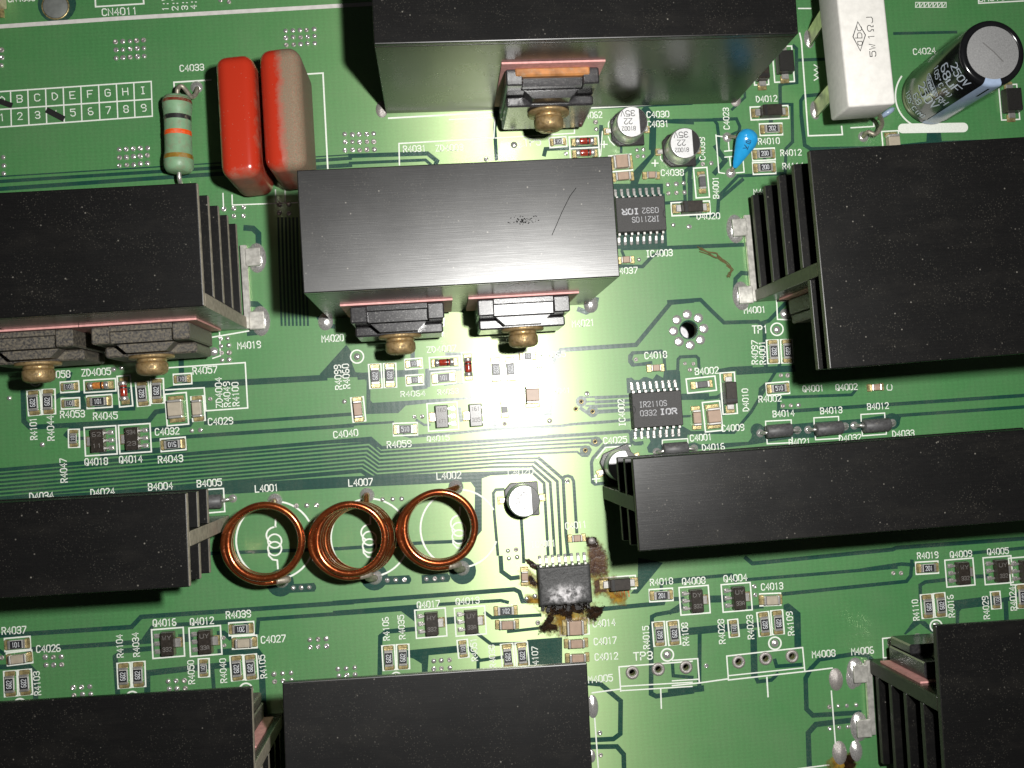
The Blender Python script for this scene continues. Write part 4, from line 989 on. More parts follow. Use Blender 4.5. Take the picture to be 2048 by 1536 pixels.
def zener(reg, x, y, rot, label, m='glass_red', outl=(0.60, 0.24)):
    p = W(reg, x, y, 0.1); ang = ANG+math.radians(rot)
    t = thing('glass_diode', label, 'diode', (p.x, p.y, 0), ang, 'little glass diodes on the board')
    r3 = (0, math.pi/2, 0)
    obj('glass', lathe_mesh([(0, -0.105), (0.066, -0.105), (0.07, -0.08), (0.07, 0.08), (0.066, 0.105), (0, 0.105)], 14), m, t, (0, 0, 0.085), rot3=r3)
    for s in (-1, 1): obj('end_cap', lathe_mesh([(0, -0.04), (0.07, -0.04), (0.078, -0.025), (0.078, 0.025), (0.07, 0.04), (0, 0.04)], 14), 'tin_terminal', t, (s*0.148, 0, 0.085), rot3=r3)
    pads(t, 0.21, 0.11, 0.16)
    obj('cathode_band', lathe_mesh([(0.0715, -0.015), (0.0715, 0.015)], 14), 'mould_black', t, (0.06, 0, 0.085), rot3=r3)
    if outl: outline_local(t, *outl)
    return t
RL = 'black chip resistor marked %s beside printed label %s'; RS = 'tiny chip resistor beside printed label %s'
for a in (('N1', 577, 184, 0, 'R4045', '101'), ('N1', 195, 192, 90, 'R4101', '682'), ('N1', 280, 185, 90, 'R4044', '682'), ('N1', 1010, 435, 180, 'R4043', '510'),
          ('N1', 832, 138, 90, 'R4049', '682'), ('N1', 917, 122, 90, 'R4100', '682'), ('L1', 97, 447, 180, 'R4037', '101'), ('L1', 143, 672, 90, 'R4103', '682'), ('L1', 722, 632, 90, 'R4104', '682'),
          ('L1', 808, 625, 90, 'R4034', '682'), ('L1', 1410, 357, 180, 'R4039', '201'), ('L1', 1385, 588, 90, 'R4040', '682'), ('L1', 1466, 582, 90, 'R4105', '682'), ('L2', 285, 528, 90, 'R4106', '682'),
          ('L2', 368, 522, 90, 'R4035', '682'), ('L2', 982, 518, 90, 'R4038', '682'), ('L2', 1067, 510, 90, 'R4107', '682'), ('L2', 1882, 160, 0, 'R4018', '201'), ('L2', 1870, 388, 90, 'R4015', '682'),
          ('L2', 1955, 382, 90, 'R4108', '682'), ('L3', 530, 330, 90, 'R4023', '682'), ('L3', 610, 320, 90, 'R4109', '682'), ('L3', 1487, 226, 90, 'R4110', '682'), ('L3', 1563, 218, 90, 'R4016', '682'), ('L3', 1487, 0, 0, 'R4019', '201'),
          ('M3', 583, 945, 90, 'R4097', '682'), ('M3', 665, 942, 90, 'R4001', '682'), ('N3', 612, 107, 0, 'R4002', '510'), ('T3', 572, 753, 0, 'R4010', '202'), ('T3', 528, 900, 0, 'R4012', '200'), ('T3', 532, 980, 0, 'R4114', '200'),
          ('Y', 235, 335, 90, 'R4099', '682'), ('Y', 372, 328, 90, 'R4060', '682'), ('Y', 515, 830, 0, 'R4059', '510'), ('Y', 872, 352, 0, 'R4063', '101')):
    chip_r(a[0], a[1], a[2], a[3], RL % (a[5], a[4]), a[5])
chip_r('L1', 57, 680, 90, 'chip resistor left of the one beside label R4103 at the bottom left', '682')
chip_r('L2', 970, 250, 0, 'chip resistor marked 102 left of the burnt chip', '102', outl=False)
chip_r('Y', 1360, 275, 90, 'glare-washed chip resistor, left of the pair under the middle right screw', '682')
chip_r('Y', 1495, 270, 90, 'glare-washed chip resistor, right of the pair under the middle right screw', '682')
chip_r('L3', 2042, 168, 90, 'chip resistor cut by the right edge beside label R4024', '682')
for a in (('N1', 403, 98, 0, 'R4058'), ('N1', 408, 195, 0, 'R4053'), ('N1', 1065, 52, 0, 'R4057'), ('N1', 428, 400, 90, 'R4047'), ('L1', 1190, 587, 90, 'R4050'), ('L2', 720, 475, 90, 'R4051'), ('L3', 352, 355, 90, 'R4028'), ('L3', 1890, 190, 90, 'R4029'), ('Y', 602, 372, 0, 'R4064'), ('Y', 1655, 150, 0, 'R4065')):
    chip_r(a[0], a[1], a[2], a[3], RS % a[4], '10', True)
chip_r('Y', 592, 220, 0, 'tiny chip resistor left of the glass diode below the middle left screw', '10', True)
chip_r('Y', 1440, 648, 90, 'tiny chip resistor in the glare right of the two small transistors', '', True, False)
chip_r('T2', 1277, 828, 0, 'tiny chip resistor right of printed label TP5', '10', True)
CL = '%s chip capacitor beside printed label %s'
chip_c('N1', 1022, 228, 90, CL % ('large beige', 'C4032'), 0.36, 0.27, 'mlcc_grey', (0.62, 0.41)); chip_c('N1', 1150, 225, 90, CL % ('narrow beige', 'C4029'), 0.34, 0.17, 'mlcc_grey', (0.48, 0.24))
chip_c('L1', 100, 534, 0, CL % ('beige', 'C4026'), 0.33, 0.16, 'mlcc_grey', (0.47, 0.24)); chip_c('L1', 1425, 441, 0, CL % ('beige', 'C4027'), 0.33, 0.16, 'mlcc_grey', (0.47, 0.24))
chip_c('L2', 980, 335, 0, 'tan chip capacitor below the resistor marked 102', 0.32, 0.16); chip_c('L2', 1378, 352, 0, CL % ('large tan', 'C4014'), 0.34, 0.27, 'mlcc_tan', (0.58, 0.32)); chip_c('L2', 1385, 445, 0, CL % ('tan', 'C4017'), 0.33, 0.16)
chip_c('L2', 1392, 530, 0, CL % ('half hidden tan', 'C4012'), 0.33, 0.16); chip_c('L3', 575, 190, 0, CL % ('beige', 'C4013'), 0.33, 0.17, 'mlcc_grey', (0.43, 0.24))
chip_c('V', 1330, 925, 90, CL % ('narrow tan', 'C4001'), 0.32, 0.16); chip_c('V', 1565, 905, 90, CL % ('large tan', 'C4009'), 0.34, 0.26, 'mlcc_tan', (0.60, 0.36)); chip_c('V', 768, 243, 0, CL % ('small tan', 'C4018'), 0.21, 0.13)
chip_c('T2', 1650, 942, 0, 'largest tan chip capacitor below the left silver can', 0.34, 0.26, 'mlcc_tan', (0.46, 0.33)); chip_c('T2', 1658, 1028, 0, 'tan chip capacitor between the largest one and the upper chip', 0.32, 0.16); chip_c('T2', 1825, 1022, 0, CL % ('small tan', 'C4038'), 0.21, 0.13)
chip_c('M2', 1675, 407, 0, CL % ('small tan', 'C4037'), 0.21, 0.13); chip_c('N2', 1388, 985, 0, CL % ('small tan', 'C4011'), 0.21, 0.13); chip_c('W', 420, 685, 90, 'small sooty chip capacitor left of the burnt chip', 0.22, 0.13)
chip_c('Y', 72, 645, 90, CL % ('tan', 'C4040'), 0.34, 0.16, 'mlcc_tan', (0.48, 0.25)); chip_c('Y', 1702, 510, 90, CL % ('large pale', 'C4041'), 0.34, 0.26); chip_c('T3', 1290, 832, 90, 'tan chip capacitor above the large right heatsink', 0.34, 0.24, 'mlcc_grey', (0.56, 0.36))
chip_c('N3', 1188, 100, 0, 'half hidden chip capacitor in shadow below the large right heatsink', 0.2, 0.13)
chip_c('V', 1400, 470, 0, 'dark grey chip bead beside printed label B4002', 0.30, 0.13, 'ferrite_grey', (0.60, 0.29), 0.1, 'bead', 'chip_bead'); chip_c('T3', 168, 1062, 90, 'dark grey chip bead beside printed label B4001', 0.30, 0.13, 'ferrite_grey', (0.62, 0.28), 0.1, 'bead', 'chip_bead')
DL = 'black moulded diode beside printed label %s'
chip_d('T3', 577, 642, 0, DL % 'D4012'); chip_d('M3', 112, 95, 0, DL % 'D4020'); chip_d('V', 1795, 585, 90, DL % 'D4010', (0.84, 0.30), ll=0.46); chip_d('L2', 1640, 98, 0, 'sooty black moulded diode right of the burnt chip', (0.70, 0.26))
chip_d('T3', 658, 355, 90, 'black moulded diode at the right end of the top heatsink', (0.75, 0.42), 'mould_black', 0.46, 0.34); chip_d('T3', 525, 400, 90, 'moulded diode mostly hidden by the top heatsink', (0.55, 0.3)); chip_d('T3', 1992, 580, 90, 'black moulded diode at the right edge below the large capacitor', (0.75, 0.40), 'mould_black', 0.5, 0.36)
QL = 'small black three-lead transistor beside printed label %s'
for a in (('N1', 568, 415, 0, 'Q4018', ('62', '11')), ('N1', 770, 402, 0, 'Q4014', ('934', '23')), ('L1', 978, 447, 180, 'Q4016', ('WY', '332')), ('L1', 1198, 436, 180, 'Q4012', ('UY', '33A')), ('L2', 537, 330, 180, 'Q4017', ('HY', '332')), ('L2', 770, 318, 180, 'Q4013', ('UY', '33A')),
          ('L3', 137, 195, 180, 'Q4008', ('DY', '332')), ('L3', 385, 178, 180, 'Q4004', ('UY', '33A')), ('L3', 1700, 32, 180, 'Q4009', ('WY', '332')), ('L3', 1925, 18, 180, 'Q4005', ('UY', '332'))):
    sot(a[0], a[1], a[2], a[3], QL % a[4], a[5])
sot('Y', 855, 712, 0, 'small transistor shining in the flash glare above label Q4015', ('165', '471')); sot('Y', 1172, 700, 0, 'small transistor in the glare, right of the one above label Q4015', ('161', '335'), None)
sot('L3', 2075, 20, 180, 'small transistor cut by the right edge of the board view', ('UY', '332'))
zener('N1', 575, 90, 0, 'orange-red glass diode beside printed label ZD4005', 'glass_orange'); zener('N1', 722, 122, 92, 'red glass diode upright between labels ZD4005 and R4100', 'glass_red', (0.60, 0.25))
zener('T2', 1432, 824, 0, 'upper of two red glass diodes right of label TP5'); zener('T2', 1436, 893, 0, 'lower of two red glass diodes right of label TP5')
zener('Y', 880, 208, 0, 'red glass diode lying level in the flash glare'); zener('Y', 1102, 250, 90, 'red glass diode standing upright in the flash glare')
# ================================================================= DRIVER CHIPS
def gull_mesh(n_out, drop=0.13):
    k = ('gull', n_out)
    if k in MESH: return MESH[k]
    prof = [(0.0, drop), (0.045, drop), (0.075, 0.025), (n_out, 0.02)]; th = 0.025; wd = 0.042
    b_ = bmesh.new(); rings = []
    for i, (y, z) in enumerate(prof):
        rings.append([b_.verts.new((sx*wd/2, y, z+dz)) for sx, dz in ((-1, 0), (1, 0), (1, th), (-1, th))])
    for a, b in zip(rings, rings[1:]):
        for i in range(4): b_.faces.new((a[i], a[(i+1) % 4], b[(i+1) % 4], b[i]))
    b_.faces.new(rings[0]); b_.faces.new(rings[-1]); bmesh.ops.recalc_face_normals(b_, faces=b_.faces[:])
    MESH[k] = finish(b_, 'gull'); return MESH[k]
def driver_chip(reg, x, y, rot, label, lines=True, melted=False, ll=1.03, ww=0.73):
    p = W(reg, x, y, 0.24); ang = ANG+math.radians(rot)
    t = thing('driver_chip', label, 'chip', (p.x, p.y, 0), ang, 'sixteen-lead driver chips')
    if melted:
        # blistered top: a grid displaced by noise-like bumps
        n = 26; b_ = bmesh.new(); rows = []
        for j in range(n+1):
            r_ = []
            for i in range(n+1):
                X = (i/n-0.5)*ll; Y = (j/n-0.5)*ww
                g = math.exp(-((X-0.02)/0.36)**2-((Y+0.17)/0.17)**2)
                zz = 0.24+g*(0.05+0.025*math.sin(31*X+3)*math.sin(37*Y)+0.018*math.sin(57*X-20*Y))-0.03*math.exp(-((X-0.05)/0.15)**2-((Y+0.20)/0.05)**2)
                ed = min(i, n-i, j, n-j)
                if ed == 0: zz -= 0.02
                r_.append(b_.verts.new((X, Y, zz)))
            rows.append(r_)
        for j in range(n):
            for i in range(n): b_.faces.new((rows[j][i], rows[j][i+1], rows[j+1][i+1], rows[j+1][i])).smooth = True
        bd = rows[0]+[r_[-1] for r_ in rows[1:]]+list(reversed(rows[-1][:-1]))+[r_[0] for r_ in reversed(rows[1:-1])]
        lo = [b_.verts.new((v.co.x*1.02, v.co.y*1.02, 0.03)) for v in bd]
        for i in range(len(bd)): b_.faces.new((bd[i], lo[i], lo[(i+1) % len(bd)], bd[(i+1) % len(bd)]))
        bmesh.ops.recalc_face_normals(b_, faces=b_.faces[:])
        obj('body', finish(b_, 'body'), 'ic_melted', t)
    else:
        b_ = prism_bm([(-ll/2, -ww/2), (ll/2, -ww/2), (ll/2, ww/2), (-ll/2, ww/2)], 0.03, 0.25)
        for v in b_.verts:
            if v.co.z > 0.1: v.co.x *= 0.975; v.co.y *= 0.96
        bmesh.ops.bevel(b_, geom=list(b_.edges), offset=0.012, segments=1, affect='EDGES'); obj('body', b_, 'ic_black', t)
    nb = bmesh.new(); ribbon(nb, [(-ll*0.485+0.05*math.cos(a), 0.02+0.075*math.sin(a)) for a in [math.radians(-90+i*18) for i in range(11)]], 0.014, 0); obj('pin_one_notch', nb, 'inner_dark', t, (0, 0, 0.2555))
    for s in (-1, 1):
        for i in range(8):
            burnt = melted and s < 0
            o = obj('lead', gull_mesh(0.16), 'char_leads' if burnt else 'tin_terminal', t, ((i-3.5)*0.128, s*(ww/2-0.012), 0), 0 if s > 0 else math.pi)
            if burnt: o.rotation_euler[2] += random.uniform(-0.35, 0.35); o.scale = (1.5, random.uniform(0.7, 1.2), 1)
            else: obj('solder_pad', box_mesh(0.062, 0.12, 0.03, 0.012), 'solder', t, ((i-3.5)*0.128, s*(ww/2+0.155), 0.005))
    if lines:
        text_on(t, 'IR2110S', (-0.36, 0.06), (0.19, 0.06), 0.105, 0.2545, 'ic_print', 0.12); text_on(t, '0332', (-0.355, -0.115), (-0.03, -0.115), 0.105, 0.2545, 'ic_print', 0.12)
        text_on(t, 'IOR', (0.05, -0.11), (0.38, -0.11), 0.105, 0.2545, 'ic_print', 0.25)
    return t
driver_chip('V', 785, 808, 0, 'intact driver chip printed IR2110S beside label IC4002')
driver_chip('F', 1282, 428, 180, 'driver chip with upside-down lettering half under the middle heatsink')
driver_chip('W', 905, 785, 0, 'burnt driver chip with blistered white ash on top', False, True, 1.04, 0.75)
# scorched flux round the burnt chip
def blotch(reg, pts, m, z, name='scorch_mark', label='brown-black scorch mark round the burnt chip'):
    c = sum((W(reg, x, y) for x, y in pts), Vector())/len(pts); b_ = bmesh.new(); uv = b_.loops.layers.uv.new()
    sub = []
    for i in range(len(pts)):
        a, b = Vector(pts[i]), Vector(pts[(i+1) % len(pts)])
        for k in range(4): sub.append(a.lerp(b, k/4))
    ctr = b_.verts.new((0, 0, 0)); rr = []
    for f in (0.55, 1.0): rr.append([b_.verts.new((*((W(reg, q.x, q.y)-c)*f).to_2d(), 0)) for q in sub])
    n = len(sub)
    for i in range(n):
        j = (i+1) % n
        for vs, us in (((ctr, rr[0][i], rr[0][j]), (1, 0.55, 0.55)), ((rr[0][i], rr[1][i], rr[1][j], rr[0][j]), (0.55, 0.0, 0.0, 0.55))):
            f = b_.faces.new(vs); f.normal_update()
            for l_ in f.loops:
                l_[uv].uv = (dict(zip(vs, us))[l_.vert], 0)
            if f.normal.z < 0: f.normal_flip()
    o = obj(name, finish(b_, name), m, board, (c.x, c.y, z)); return o
BZ = 0.0075
SPOTS = [('W', 'burn_brown', [(520, 900), (900, 960), (1260, 880), (1420, 1060), (1330, 1280), (1080, 1260), (900, 1440), (620, 1440), (500, 1320), (640, 1180), (500, 1080)]),
 ('W', 'burn_brown', [(1120, 160), (1320, 180), (1460, 420), (1470, 760), (1160, 780), (1140, 400)]), ('W', 'burn_maroon', [(1170, 200), (1300, 220), (1430, 400), (1440, 720), (1170, 740), (1170, 400)]),
 ('W', 'burn_brown', [(1180, 620), (1540, 640), (1560, 920), (1200, 980)]), ('W', 'burn_brown', [(1340, 820), (1720, 830), (1650, 1060), (1420, 1040)]), ('W', 'burn_maroon', [(1240, 700), (1400, 690), (1420, 880), (1240, 910)]),
 ('W', 'burn_black', [(1120, 1000), (1300, 1010), (1420, 1020), (1380, 1130), (1250, 1290), (1120, 1200)]), ('W', 'burn_black', [(690, 1080), (830, 1100), (740, 1250), (850, 1270), (860, 1370), (560, 1410), (550, 1290), (640, 1210)]),
 ('W', 'burn_black', [(370, 440), (440, 430), (620, 550), (610, 650), (480, 590)]), ('W', 'burn_brown', [(330, 560), (490, 550), (640, 700), (630, 930), (440, 830), (320, 790)]), ('W', 'burn_black', [(440, 640), (500, 640), (600, 790), (560, 830), (460, 780)]),
 ('W', 'burn_brown', [(400, 880), (640, 860), (640, 1050), (410, 1030)]), ('W', 'burn_brown', [(800, 1120), (960, 1150), (1010, 1220), (970, 1440), (800, 1440)]), ('W', 'burn_black', [(1120, 180), (1310, 180), (1310, 350), (1140, 340)]),
 ('W', 'burn_black', [(580, 960), (1260, 920), (1280, 1060), (1180, 1150), (1020, 1110), (900, 1200), (760, 1160), (640, 1180), (580, 1080)]), ('W', 'burn_black', [(880, 1080), (1010, 1080), (1000, 1240), (890, 1250)]),
 ('U', 'burn_brown', [(80, 1420), (270, 1350), (380, 1400), (370, 1600), (30, 1600), (20, 1500)]), ('U', 'burn_black', [(220, 1370), (330, 1340), (360, 1500), (310, 1640), (200, 1600)])]
for k, (r_, m_, p_) in enumerate(SPOTS): blotch(r_, p_, m_, BZ+0.0004*k)
joint('W', 1225, 250, 45, 0.6, 'solder_dull')
ash = bmesh.new()
for i in range(46):
    a = random.random()*6.28; X = random.uniform(-0.47, 0.5); Y = -0.375-random.random()*0.17
    s_ = random.uniform(0.012, 0.042); m_ = Matrix.Translation((X, Y, 0.02+random.random()*0.07)) @ Matrix.Rotation(a, 4, 'Z') @ Matrix.Rotation(random.random()*3, 4, 'X') @ Matrix.Diagonal((s_*1.6, s_, s_*0.8, 1))
    bmesh.ops.create_icosphere(ash, subdivisions=1, radius=1, matrix=m_)
bt = [o for o in bpy.data.objects if o.get('label', '').startswith('burnt driver')][0]
o = obj('charred_crumbs', ash, 'char_black', bt); o['kind'] = 'stuff'
# pads freed by heat: two large bare solder ovals left of the bottom right heatsink
for a in (('U', 155, 675, 72, 0.5, 'solder_dull', 1.55, ANG), ('U', 310, 665, 60, 0.5, 'solder', 1.8, ANG), ('U', 190, 1390, 75, 0.5, 'solder_dull', 1.6, ANG), ('U', 350, 1370, 66, 0.5, 'solder', 1.6, ANG), ('L2', 1478, 810, 34, 0.5, 'solder', 2.0, ANG), ('L2', 1470, 1100, 26, 0.5, 'solder', 1.5, ANG)): joint(*a)
joint('M1', 1905, 770, 44, 0.5, 'solder', 1.2); joint('M2', 1468, 668, 44, 0.5, 'solder', 1.2); joint('U', 705, 330, 55, 0.6); joint('U', 950, 275, 50, 0.6); joint('M3', 650, 725, 32, 0.5); joint('M1', 1250, 945, 26, 0.5); joint('T2', 245, 640, 36, 0.5, 'solder_dull', 1.4); joint('T3', 360, 585, 34, 0.5, 'solder_dull', 1.2)
# ================================================================= SURFACE-MOUNT CAN CAPACITORS
def can_cap(reg, x, y, rot, label, text=('35V', '22', '81002'), flip=True, r=0.315):
    hgt = 0.62; p = W(reg, x, y, 0); ang = ANG+math.radians(rot)
    t = thing('can_capacitor', label, 'capacitor', (p.x, p.y, 0), ang, 'silver can capacitors on black bases')
    q = 0.335; b_ = prism_bm([(-q, -q+0.13), (-q+0.13, -q), (q, -q), (q, q), (-q+0.13, q), (-q, q-0.13)], 0.02, 0.10); bmesh.ops.bevel(b_, geom=list(b_.edges), offset=0.012, segments=1, affect='EDGES'); obj('base', b_, 'mould_black', t)
    can = obj('can', lathe_mesh([(0, 0.10), (r*0.98, 0.10), (r, 0.12), (r, 0.19), (r*0.955, 0.21), (r*0.955, 0.225), (r, 0.245), (r, hgt-0.035), (r*0.975, hgt-0.008), (r*0.93, hgt), (0, hgt)], 32), 'aluminium_can', t)
    dm = bmesh.new(); vs = [dm.verts.new((r*0.925*math.cos(2*math.pi*i/36), r*0.925*math.sin(2*math.pi*i/36), 0)) for i in range(36)]; dm.faces.new(vs); obj('top_face', dm, 'aluminium_top', t, (0, 0, hgt+0.003))
    sm = bmesh.new(); a0 = math.acos(0.50); vs = [sm.verts.new((r*0.93*math.cos(-a0+2*a0*i/16), r*0.93*math.sin(-a0+2*a0*i/16), 0)) for i in range(17)]; sm.faces.new(vs); obj('polarity_mark', sm, 'mould_black', t, (0, 0, hgt+0.006))
    for s in (-1, 1):
        obj('terminal', box_mesh(0.12, 0.10, 0.035, 0.01), 'tin_terminal', t, (s*0.38, 0, 0.02)); obj('solder_pad', box_mesh(0.12, 0.15, 0.025, 0.01), 'flux_solder', t, (s*0.42, 0, 0.006))
    if text:
        sg = -1 if flip else 1
        for s_, yy, wd, hh in ((text[0], -0.22, 0.28, 0.11), (text[1], -0.06, 0.16, 0.11), (text[2], 0.10, 0.27, 0.08)):
            X = -0.08; a = (X-sg*wd/2, sg*yy); b = (X+sg*wd/2, sg*yy)
            text_on(t, s_, a, b, hh, hgt+0.007, 'cement_ink', 0.13)
    return t
can_cap('T2', 1676, 765, 0, 'left of two silver can capacitors marked 35V beside label C4030'); can_cap('F', 1356, 303, 0, 'right of two silver can capacitors marked 35V beside label C4039')
can_cap('Q', 380, 890, 0, 'silver can capacitor shining white above the burnt chip', ('35V', '10', '810')); can_cap('Q', 1545, 480, 20, 'silver can capacitor half hidden behind the long right heatsink', None)
# ================================================================= COILS
def coil(base_px, top_px, label, r=0.675, turns=5, zt=1.15, wr=0.066, padt=None, padb=None):
    p = P(*px('K', *top_px), zt)
    if base_px is None: lean = Vector((-p.x, -p.y, 0))/(H-zt)*0.75; b = p-lean*zt     # axis points nearly at the lens
    else: b = W('K', *base_px); lean = Vector((p.x-b.x, p.y-b.y, 0))/zt
    c0 = Vector((b.x, b.y, 0))
    t = thing('copper_coil', label, 'coil', c0, 0, 'three enamelled copper coils')
    z0 = zt-turns*wr*2.02; pts = []; n = 40
    a0 = math.radians(85)
    A = local(t, W('K', *padt)); B = local(t, W('K', *padb))
    st = [Vector((A.x, A.y, 0.0)), Vector((A.x*0.99, A.y*0.99, z0*0.5))]
    body = []
    tl = n*0.56; tot = int(turns*n+tl)
    for i in range(tot+1):
        a = a0+2*math.pi*i/n; z = z0+(zt-z0)*min(1, i/(turns*n)); q = lean*z
        k = max(0, (i-turns*n)/tl); kk = min(1, max(0, (k-0.12)/0.5)); kk = kk*kk*(3-2*kk); rr = r*(1+0.15*kk)
        body.append(Vector((q.x+rr*(1+0.012*math.sin(i*0.37+turns))*math.cos(a), q.y+rr*(1+0.012*math.sin(i*0.23))*math.sin(a), z-0.14*kk-0.40*max(0, k-0.6))))
    e0 = body[-1]; e1 = body[-1]-body[-3]; en = [e0+e1*0.8+Vector((0, 0, -0.1)), Vector((B.x, B.y, 0.25))*0.6+e0*0.4, Vector((B.x, B.y, 0.12)), Vector((B.x, B.y, 0.0))]
    obj('winding', tube_mesh(smooth_path(st+body[::2], 3), wr, 10), 'enamel_copper', t)
    obj('tinned_end', tube_mesh(smooth_path([body[-1]]+en, 6), wr*1.02, 10), 'lead_dull', t)
    for q in (A, B):
        o = obj('solder_joint', lathe_mesh([(1, 0), (0.93, 0.18), (0.74, 0.48), (0.45, 0.78), (0.2, 0.95), (0, 1.0)], 16), 'solder', t, (q.x, q.y, 0.003)); o.scale = (0.15, 0.15, 0.10)
coil(None, (362, 490), 'left copper coil beside printed label L4001', padt=(438, 190), padb=(485, 770))
coil((1130, 455), (985, 470), 'middle copper coil beside label L4007, leaning over', r=0.64, padt=(1112, 148), padb=(1168, 748))
coil(None, (1642, 388), 'right copper coil beside printed label L4002', r=0.665, padt=(1762, 88), padb=(1808, 682))
# ================================================================= LEADED PARTS
# beads on wire
def bead(reg, xa, ya, xb, yb, label, rad=0.135, ja=None, jb=None, z=0.17):
    a = W(reg, xa, ya, z); b = W(reg, xb, yb, z); c = (a+b)/2; d = b-a; ang = math.atan2(d.y, d.x); Ln = d.length
    t = thing('wire_bead', label, 'bead', (c.x, c.y, 0), ang, 'dark cylindrical beads on wire')
    obj('core', lathe_mesh([(0, -Ln/2), (rad*0.85, -Ln/2), (rad, -Ln/2+0.02), (rad, Ln/2-0.02), (rad*0.85, Ln/2), (0, Ln/2)], 20), 'ferrite_grey', t, (0, 0, z), rot3=(0, math.pi/2, 0))
    for j, s in ((ja, -1), (jb, 1)):
        if not j: continue
        q = local(t, W(reg, *j)); obj('lead', tube_mesh(smooth_path([(s*Ln*0.4, 0, z), (q.x-s*0.06, q.y*0.9, z), (q.x, q.y, z*0.5), (q.x, q.y, 0)], 5), 0.035, 8), 'tin_terminal', t)
        o = obj('solder_joint', lathe_mesh([(1, 0), (0.93, 0.18), (0.74, 0.48), (0.45, 0.78), (0.2, 0.95), (0, 1.0)], 14), 'solder', t, (q.x, q.y, 0.003)); o.scale = (0.085, 0.085, 0.05)
bead('N3', 540, 362, 688, 348, 'dark wire bead beside printed label B4014', ja=(505, 370), jb=(722, 352)); bead('N3', 830, 350, 985, 335, 'dark wire bead beside printed label B4013', ja=(785, 350), jb=(1000, 330)); bead('N3', 1110, 330, 1262, 318, 'dark wire bead beside printed label B4012', ja=(1055, 325), jb=(1278, 310))
bead('V', 865, 1365, 1200, 1340, 'dark wire bead beside printed label D4016', ja=(775, 1390), jb=(1285, 1345)); bead('N1', 1130, 775, 1300, 768, 'dark wire bead beside printed label B4005', jb=(1362, 752))
# green banded resistor
def axial_resistor():
    z = 0.42; a = W('T1', 1036, 560, z); b = W('T1', 1048, 1012, z); c = (a+b)/2; d = b-a; ang = math.atan2(d.y, d.x); Ln = d.length; r = 0.275
    t = thing('banded_resistor', 'green axial resistor with brown, black, orange and gold bands beside label C4033', 'resistor', (c.x, c.y, 0), ang)
    h = Ln/2; pr = [(0, -h), (r*0.5, -h), (r*0.86, -h+0.03), (r, -h+0.10), (r*1.02, -h+0.22), (r*0.97, -h+0.34), (r*0.93, -h+0.42), (r*0.93, h-0.42), (r*0.97, h-0.34), (r*1.02, h-0.22), (r, h-0.10), (r*0.86, h-0.03), (r*0.5, h), (0, h)]
    obj('body', lathe_mesh(pr, 28), 'resistor_green', t, (0, 0, z), rot3=(0, math.pi/2, 0))
    def rad(s):
        for (r0, z0), (r1, z1) in zip(pr, pr[1:]):
            if z0 <= s <= z1 and z1 > z0: return r0+(r1-r0)*(s-z0)/(z1-z0)
    for y, m in ((598, 'band_brown'), (698, 'band_black'), (787, 'band_orange'), (926, 'band_gold')):
        s = -h+(y-560)/452*Ln; wd = 0.045
        obj('colour_band', lathe_mesh([(rad(s-wd)+0.003, s-wd), (rad(s)+0.004, s), (rad(s+wd)+0.003, s+wd)], 28), m, t, (0, 0, z), rot3=(0, math.pi/2, 0))
    L = lambda x, y, zz: local(t, W('T1', x, y, zz))
    obj('lead', tube_mesh(smooth_path([(-h+0.05, 0, z), L(1040, 520, 0.45), L(1062, 503, 0.5), L(1090, 530, 0.42), L(1118, 566, 0.3), L(1142, 556, 0.22), L(1155, 525, 0.15), L(1152, 515, 0.0)], 5), 0.045, 8), 'lead_dull', t)
    obj('lead', tube_mesh(smooth_path([(h-0.05, 0, z), (h+0.12, 0, z*0.95), (h+0.2, 0, z*0.6), (h+0.21, 0, 0)], 5), 0.045, 8), 'tin_terminal', t)
    q = L(1150, 510, 0); o = obj('solder_joint', lathe_mesh([(1, 0), (0.93, 0.18), (0.74, 0.48), (0.45, 0.78), (0.2, 0.95), (0, 1.0)], 14), 'solder', t, (q.x, q.y, 0.003)); o.scale = (0.125, 0.125, 0.07)
axial_resistor()
# red film capacitors
def film_cap(cxp, cyp, sx, sy, sz, label, m):
    p = W('T1', cxp, cyp, sz); t = thing('film_capacitor', label, 'capacitor', (p.x, p.y, 0), ANG, 'two red film capacitors')
    b_ = box_bm(sx, sy, sz-0.06, min(sx, sz)*0.31, 6, (0, 0, 0.06))
    for v in b_.verts:
        v.co.x += 0.012*math.sin(v.co.y*3.1+1)+0.008*math.sin(v.co.z*7); v.co.y += 0.01*math.sin(v.co.x*9)
    obj('body', finish(b_, 'film', True), m, t)
    for s in (-1, 1):
        obj('lead', tube_mesh([(0.05, s*(sy/2-0.18), 0.12), (0.05, s*(sy/2-0.18), 0)], 0.04, 8), 'lead_dull', t); o = obj('solder_joint', lathe_mesh([(1, 0), (0.93, 0.18), (0.74, 0.48), (0.45, 0.78), (0.2, 0.95), (0, 1.0)], 14), 'solder', t, (0.05, s*(sy/2-0.18), 0.003)); o.scale = (0.12, 0.12, 0.07)
film_cap(1390, 670, 0.70, 2.28, 1.75, 'glossy red film capacitor, left of the pair', 'red_epoxy'); film_cap(1655, 625, 0.76, 2.28, 1.8, 'red film capacitor half coated in grey dust, right of the pair', 'red_epoxy_dusty')
